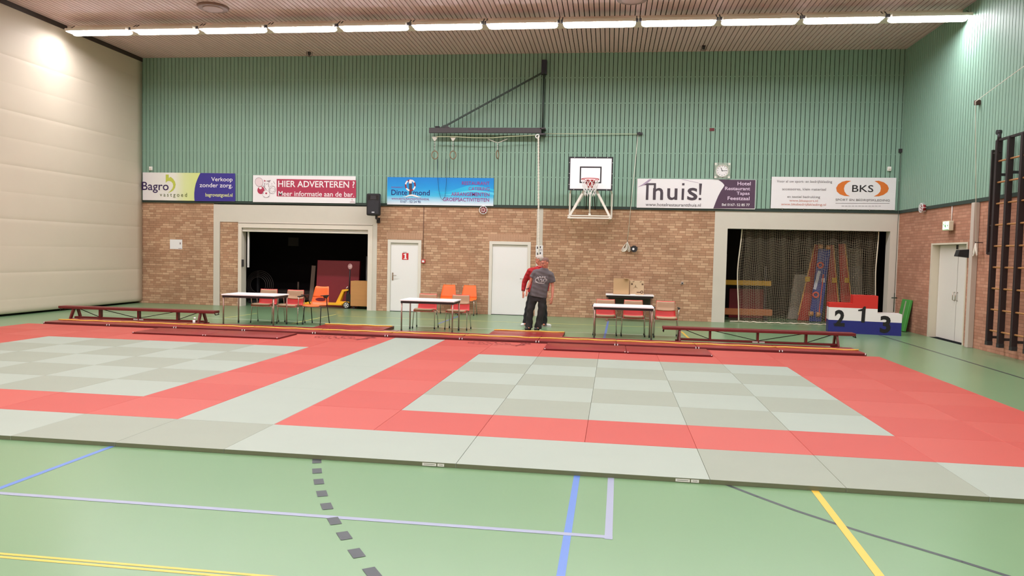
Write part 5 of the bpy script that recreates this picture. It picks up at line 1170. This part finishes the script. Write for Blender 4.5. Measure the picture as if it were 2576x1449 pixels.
# ------------------------------------------------------------------ the two men
SKIN = mat('sunburnt_skin', (206, 132, 108), 0.55, noise=0.05, nscale=9)
def finger(m, base, d, n, L, r, curl):
    pts = [base - d*0.02]; p = base.copy(); dd = d.copy()
    for k, l in enumerate((0.45, 0.32, 0.26)):
        p = p + dd*L*l; pts.append(p.copy()); a = curl*(0.6+0.5*k)
        dd = (dd*math.cos(a) + n*math.sin(a)).normalized()
    m.tube(pts, [r*1.05, r*1.05, r*0.95, r*0.75], 8)
def hand(m, wpos, d, side, curl=0.35):
    """wrist, finger direction, thumb side; n is the palm side the fingers curl towards"""
    d = d.normalized(); side = (side - d*side.dot(d)).normalized(); n = d.cross(side).normalized()
    if n.dot(Vector((0, 1, 0))) < 0 and False: n = -n
    for i, (o, L) in enumerate(((0.030, 0.072), (0.010, 0.082), (-0.010, 0.076), (-0.029, 0.060))):
        finger(m, wpos + d*0.088 + side*o - d*abs(o)*0.15, (d + side*o*1.6).normalized(), n, L, 0.0088, curl)
    t0 = wpos + d*0.035 + side*0.030; td = (d*0.75 + side*0.62 + n*0.25).normalized()
    finger(m, t0, td, n, 0.066, 0.0102, 0.22)
def palm(m, wpos, d, side):
    d = d.normalized(); side = (side - d*side.dot(d)).normalized(); n = d.cross(side)
    R = Matrix((side, n, d)).transposed()
    for k, (u, rx, ry) in enumerate(((0.02, 0.030, 0.020), (0.05, 0.040, 0.019), (0.08, 0.041, 0.016))):
        m.ball(wpos + d*u, (rx, ry, 0.030), R.to_euler(), u=12, v=8)
def person(label, loc, spec, extra_cat='person'):
    t = thing('person', label, 'person', loc)
    S_ = {k: [Vector(p) for p in v] for k, v in spec['limbs'].items()}
    # body: one continuous surface
    m = MB(); hc = Vector(spec['head']); hr = Euler(spec['head_rot'], 'XYZ').to_matrix()
    def H(x, y, z): return hc + hr @ Vector((x, y, z))
    rot = Euler(spec['head_rot'], 'XYZ')
    m.ball(H(0, 0.012, 0.035), (0.077, 0.096, 0.088), rot, u=20, v=14); m.ball(H(0, -0.018, -0.035), (0.064, 0.074, 0.078), rot, u=18, v=12); m.ball(H(0, -0.045, -0.085), (0.040, 0.040, 0.030), rot)
    m.tube([H(0, -0.085, 0.022), H(0, -0.102, -0.006), H(0, -0.112, -0.024), H(0, -0.090, -0.036)], [0.010, 0.013, 0.017, 0.012], 8)
    m.tube([H(-0.045, -0.080, 0.032), H(0, -0.090, 0.034), H(0.045, -0.080, 0.032)], 0.012, 8)
    for s in (-1, 1):
        m.ball(H(s*0.078, 0.012, -0.008), (0.012, 0.024, 0.036), rot, u=10, v=8); m.ball(H(s*0.045, -0.068, -0.022), (0.020, 0.016, 0.020), rot, u=8, v=6)
    m.tube([H(-0.024, -0.092, -0.058), H(0, -0.098, -0.056), H(0.024, -0.092, -0.058)], 0.009, 8); m.tube([H(-0.02, -0.088, -0.068), H(0.02, -0.088, -0.068)], 0.009, 8)
    nb = Vector(spec['neck']); m.tube([H(0, 0.02, -0.05), (H(0, 0.02, -0.10)+nb)/2, nb, nb - Vector((0, 0, 0.07))], [0.056, 0.054, 0.060, 0.075], 14)
    tr = spec['torso']
    m.loft([(c, rx*0.80, ry*0.76) for c, rx, ry, *_ in tr], 20)
    m.ball(Vector(tr[0][0]), (tr[0][1]*0.70, tr[0][2]*0.62, 0.12))
    for k in ('l', 'r'):
        a = S_['arm_'+k]; m.tube([a[0], (a[0]*2+a[1])/3, a[1], (a[1]*2+a[2])/3, a[2]], [0.050, 0.047, 0.037, 0.038, 0.026], 12)
        d = S_['hand_'+k][0]; palm(m, a[2], d, S_['hand_'+k][1])
        g = S_['leg_'+k]; m.tube([g[0], (g[0]+g[1])/2, g[1], (g[1]*2+g[2])/3, g[2]], [0.082, 0.072, 0.052, 0.050, 0.034], 12)
        m.ball(g[2] + Vector((0, -0.05, -0.03)), (0.035, 0.09, 0.03))
    body = remesh(m, 0.0085, 5, 0.5)
    for k in ('l', 'r'): hand(body, S_['arm_'+k][2], S_['hand_'+k][0], S_['hand_'+k][1], spec.get('curl', 0.4))
    bo = body.build('body', [spec['skin']], t, recalc=False)
    # face
    for s in (-1, 1):
        m = MB(); m.ball(H(s*0.031, -0.0845, 0.008), (0.011, 0.007, 0.0065), rot, u=10, v=8); e = m.build('eye', [mat('eye_white', (226, 220, 214), 0.3)], bo, recalc=False)
        m = MB(); m.ball(H(s*0.031, -0.0895, 0.008), (0.0055, 0.003, 0.0055), rot, u=8, v=6); m.build('iris', [mat('eye_dark', (44, 34, 30), 0.3)], e, recalc=False)
        m = MB(); m.tube([H(s*0.014, -0.098, 0.030), H(s*0.034, -0.094, 0.034), H(s*0.052, -0.080, 0.029)], 0.0055, 6); m.build('eyebrow', [spec['brow']], bo)
    m = MB(); m.tube([H(-0.022, -0.1025, -0.0615), H(0, -0.1075, -0.061), H(0.022, -0.1025, -0.0615)], 0.0042, 6); m.build('mouth', [mat('lip_red', (150, 76, 70), 0.5)], bo)
    # hair: cap over the skull
    m = MB(); th = spec['hair_th']
    m.ball(H(0, 0.014, 0.036), (0.077+th, 0.096+th, 0.088+th), rot, u=56, v=36, keep=lambda c: (c.z > 0.42 - 0.0*c.y if c.y < -0.35 else (c.z > -0.05 if c.y < 0.25 else c.z > -0.72)))
    hm = m
    hm.build('hair', [spec['hair']], t)
    # upper garment
    m = MB(); m.loft(tr, 28, power=2.25); 
    for k in ('l', 'r'):
        sl = S_['sleeve_'+k]; m.tube(sl, spec['sleeve_r'][:len(sl)], 14)
    g = remesh(m, 0.010, spec.get('cloth_smooth', 4), 0.5)
    # folds
    for v in g.bm.verts:
        z = v.co.z; v.co.y += 0.006*math.sin(v.co.x*34+z*17)*(1 if z < 1.3 else 0.4) + 0.004*math.sin(z*60+v.co.x*20)
    shirt = g.build(spec['top_name'], [spec['top']], t, recalc=False)
    nr = spec['collar']; m = MB(); c, rx, ry, tl = nr
    m.tube([(c[0]+rx*math.cos(a), c[1]+ry*math.sin(a), c[2]+tl*math.cos(a)-0.02*(1-math.sin(a))/2) for a in [2*PI*i/28 for i in range(28)]], 0.010, 6, closed=True); m.build('collar', [spec['top']], shirt)
    # trousers
    m = MB(); hp = Vector(spec['hips'])
    m.loft([((hp.x, hp.y, hp.z-0.16), 0.155, 0.120), ((hp.x, hp.y, hp.z-0.08), 0.168, 0.120), ((hp.x, hp.y, hp.z), 0.160, 0.112), ((hp.x, hp.y, hp.z+0.06), 0.145, 0.100)], 24)
    for k in ('l', 'r'):
        m.tube(S_['trouser_'+k], spec['trouser_r'], 16)
    g = remesh(m, 0.010, 4, 0.5)
    for v in g.bm.verts:
        z = v.co.z; v.co.y += 0.008*math.sin(z*26+v.co.x*18); v.co.x += 0.005*math.sin(z*40+v.co.y*30)
    g.build('trousers', [spec['trousers']], t, recalc=False)
    # shoes
    for k in ('l', 'r'):
        p, yaw = S_['shoe_'+k][0], spec['shoe_yaw'][k]
        M = Matrix.Rotation(yaw, 3, 'Z')
        def Q(x, y, z): return p + M @ Vector((x, y, z))
        m = MB(); m.ball(Q(0, -0.10, 0.045), (0.046, 0.095, 0.042), Euler((0, 0, yaw))); m.ball(Q(0, 0.04, 0.055), (0.039, 0.075, 0.052), Euler((0, 0, yaw))); m.tube([Q(0, 0.06, 0.05), Q(0, 0.055, 0.115)], [0.045, 0.042], 12)
        g = remesh(m, 0.009, 3); g2 = MB(); g2.bm = g.bm
        for v in g2.bm.verts: v.co.z = max(v.co.z, 0.018)
        sh = g2.build('shoe', [spec['shoe']], t, recalc=False)
        m = MB(); n = 20
        m.prism([tuple((Q(0.045*math.sin(a)*(1.0 if math.cos(a) > 0 else 0.86), -0.045-0.15*math.cos(a), 0))[:2]) for a in [2*PI*i/n for i in range(n)]], 0.0, 0.022, 'xy'); m.build('sole', [spec['sole']], sh)
        if spec.get('shoe_stripe'):
            for u in (-0.02, -0.055, -0.09):
                for s in (-1, 1):
                    m = MB(); m.tube([Q(s*0.047, u, 0.03), Q(s*0.040, u+0.02, 0.075)], 0.007, 6); m.build('stripe', [spec['shoe_stripe']], sh)
    return t, bo, shirt
TEE = mat('grey_tshirt_cotton', (98, 92, 94), 0.85, noise=0.10, nscale=6); TRS = mat('black_trouser_cloth', (44, 40, 40), 0.85, noise=0.15, nscale=5)
man = dict(
    head=(0.183, -0.03, 1.612), head_rot=(0.30, 0.08, -0.72), neck=(0.175, 0.01, 1.47), skin=SKIN, hair=mat('cropped_grey_brown_hair', (122, 92, 80), 0.9, noise=0.2, nscale=60), hair_th=0.004, brow=mat('brow_brown', (84, 56, 46), 0.8),
    torso=[((0.03, 0, 0.80), 0.212, 0.140, -0.13), ((0.045, 0, 0.92), 0.206, 0.135, -0.10), ((0.075, 0, 1.08), 0.203, 0.128, -0.06), ((0.105, 0, 1.22), 0.208, 0.126, -0.06), ((0.125, 0, 1.34), 0.205, 0.118, -0.08), ((0.14, 0, 1.41), 0.175, 0.105, -0.10), ((0.155, 0.0, 1.455), 0.115, 0.085, -0.08), ((0.166, 0.0, 1.487), 0.074, 0.068, -0.05)],
    limbs=dict(arm_l=[(-0.035, 0, 1.40), (-0.165, 0.02, 1.145), (-0.225, -0.10, 0.965)], hand_l=[(-0.02, -0.25, -1), (0.5, -0.75, 0.1)],
               arm_r=[(0.305, 0, 1.365), (0.375, 0.03, 1.06), (0.375, -0.05, 0.79)], hand_r=[(-0.18, -0.15, -1), (-0.55, -0.75, 0.0)],
               sleeve_l=[(0.03, 0, 1.385), (-0.045, 0, 1.37), (-0.095, 0.01, 1.29), (-0.118, 0.01, 1.245)], sleeve_r=[(0.25, 0, 1.36), (0.315, 0, 1.33), (0.352, 0.01, 1.23), (0.366, 0.015, 1.155)],
               leg_l=[(-0.07, 0, 0.84), (-0.145, -0.03, 0.46), (-0.165, 0.02, 0.09)], leg_r=[(0.13, 0, 0.83), (0.115, -0.04, 0.45), (0.045, 0.02, 0.09)],
               trouser_l=[(-0.06, 0, 0.82), (-0.105, -0.01, 0.64), (-0.145, -0.03, 0.46), (-0.16, -0.005, 0.25), (-0.168, 0.0, 0.055)], trouser_r=[(0.13, 0, 0.80), (0.135, -0.01, 0.64), (0.12, -0.035, 0.45), (0.08, -0.01, 0.24), (0.045, 0.0, 0.05)],
               shoe_l=[(-0.168, 0.0, 0)], shoe_r=[(0.04, 0.0, 0)]),
    sleeve_r=[0.085, 0.085, 0.078, 0.078], top=TEE, top_name='t_shirt', collar=((0.167, 0.0, 1.484), 0.080, 0.073, -0.012), hips=(0.03, 0.0, 0.86), trouser_r=[0.108, 0.098, 0.085, 0.082, 0.088], trousers=TRS,
    shoe=mat('dark_grey_shoe', (52, 48, 48), 0.6), sole=mat('black_sole', (26, 25, 25), 0.7), shoe_yaw=dict(l=-0.35, r=-0.25))
mx, my = onZ(1348, 830.5, 0).x, 9.56
t, bo, sh = person('man in grey printed T-shirt and black trousers looking down to his right', (onY(1348, 830, my).x, my, 0), man)
m = MB(); m.tube([(-0.216+0.034*math.cos(a), -0.083+0.030*math.sin(a), 0.992+0.012*math.cos(a)) for a in [2*PI*i/16 for i in range(16)]], 0.009, 6, closed=True); m.build('wristwatch', [mat('dark_watch', (38, 34, 34), 0.4)], t)
# white print on the chest, laid on the shirt surface
from mathutils.bvhtree import BVHTree
def on_shirt(sh_, pts, w_, name, m_):
    bt = BVHTree.FromPolygons([v.co for v in sh_.data.vertices], [p.vertices for p in sh_.data.polygons]); m = MB(); out = []
    for x, z in pts:
        h = bt.ray_cast(Vector((x, -1, z)), Vector((0, 1, 0)))[0]
        if h: out.append(h + Vector((0, -0.0025, 0)))
    if len(out) > 1: m.tube(out, w_, 5, flat=0.5)
    return m.build(name, [m_], sh_)
PRT = mat('white_shirt_print', (226, 222, 220), 0.8)
ox, oz = 0.085, 1.235
for pts in ([(-.085, .005), (-.105, -.03), (-.09, -.06), (-.055, -.062)], [(-.085, .005), (-.055, .012), (-.045, -.01)], [(-.04, .0), (-.02, -.06), (.005, -.005)], [(.02, -.065), (.02, -.005), (.05, -.01), (.03, -.035), (.055, -.05), (.02, -.065)], [(.075, -.01), (.065, -.05), (.095, -.075), (.12, -.045), (.11, -.01), (.075, -.01)],
            [(-.055, .04), (-.045, .02), (-.02, .022), (-.012, .05)], [(.0, .05), (.01, .02), (.035, .02)], [(.04, .055), (.05, .015), (.075, .05), (.085, .01)], [(.10, .05), (.10, .005), (.125, .0)], [(-.1, -.07), (-.03, -.09), (.03, -.092), (.09, -.098)], [(.125, -.005), (.14, -.02), (.13, -.05)]):
    on_shirt(sh, [(ox+a*1.12, oz+b*1.12) for a, b in pts], 0.0072, 'print_stroke', PRT)
RSW = mat('red_sweatshirt_cotton', (168, 28, 34), 0.85, noise=0.10, nscale=6)
man2 = dict(
    head=(0.05, 0.0, 1.665), head_rot=(0.22, 0.0, -2.0), neck=(0.07, 0.02, 1.50), skin=SKIN, hair=mat('short_grey_hair', (186, 176, 164), 0.9, noise=0.2, nscale=60), hair_th=0.009, brow=mat('grey_brow', (150, 140, 130), 0.8),
    torso=[((-0.02, 0, 0.86), 0.200, 0.140), ((-0.02, 0, 1.0), 0.200, 0.138), ((0.0, 0, 1.15), 0.200, 0.132), ((0.01, 0, 1.29), 0.212, 0.130), ((0.015, 0, 1.40), 0.210, 0.118), ((0.025, 0, 1.46), 0.175, 0.10), ((0.05, 0, 1.495), 0.11, 0.085), ((0.065, 0, 1.51), 0.08, 0.075)],
    limbs=dict(arm_l=[(-0.165, 0, 1.42), (-0.315, 0.03, 1.11), (-0.335, -0.06, 0.87)], hand_l=[(0.12, -0.2, -1), (0.6, -0.7, 0.1)],
               arm_r=[(0.205, 0, 1.42), (0.26, 0.06, 1.12), (0.25, 0.0, 0.88)], hand_r=[(0.0, -0.15, -1), (-0.6, -0.7, 0.0)],
               sleeve_l=[(-0.10, 0, 1.40), (-0.175, 0, 1.385), (-0.25, 0.015, 1.25), (-0.315, 0.03, 1.11), (-0.33, -0.01, 0.98), (-0.336, -0.05, 0.885)], sleeve_r=[(0.14, 0, 1.40), (0.21, 0, 1.385), (0.24, 0.03, 1.25), (0.26, 0.06, 1.12), (0.255, 0.03, 1.0), (0.25, 0.0, 0.90)],
               leg_l=[(-0.11, 0, 0.88), (-0.20, 0, 0.48), (-0.27, 0.03, 0.09)], leg_r=[(0.09, 0, 0.88), (0.19, -0.02, 0.48), (0.20, 0.06, 0.09)],
               trouser_l=[(-0.10, 0, 0.86), (-0.15, 0, 0.66), (-0.20, 0, 0.48), (-0.24, 0.01, 0.26), (-0.265, 0.02, 0.06)], trouser_r=[(0.09, 0, 0.86), (0.14, -0.01, 0.66), (0.19, -0.02, 0.48), (0.205, 0.03, 0.26), (0.20, 0.05, 0.06)],
               shoe_l=[(-0.268, 0.02, 0)], shoe_r=[(0.205, 0.05, 0)]),
    sleeve_r=[0.09, 0.088, 0.074, 0.066, 0.056, 0.046], top=RSW, top_name='sweatshirt', collar=((0.067, 0.0, 1.515), 0.086, 0.078, 0.0), hips=(-0.01, 0.0, 0.90), trouser_r=[0.106, 0.096, 0.082, 0.076, 0.074], trousers=mat('dark_blue_black_trousers', (34, 33, 38), 0.85, noise=0.12, nscale=5),
    shoe=mat('white_sneaker', (226, 226, 220), 0.5), sole=mat('pale_sole', (206, 206, 198), 0.6), shoe_stripe=mat('black_stripe', (40, 42, 44), 0.6), shoe_yaw=dict(l=-0.5, r=1.25))
my2 = 10.45
person('man in red sweatshirt with grey hair, half hidden behind the man in grey', (onY(1348, 822, my2).x, my2, 0), man2)
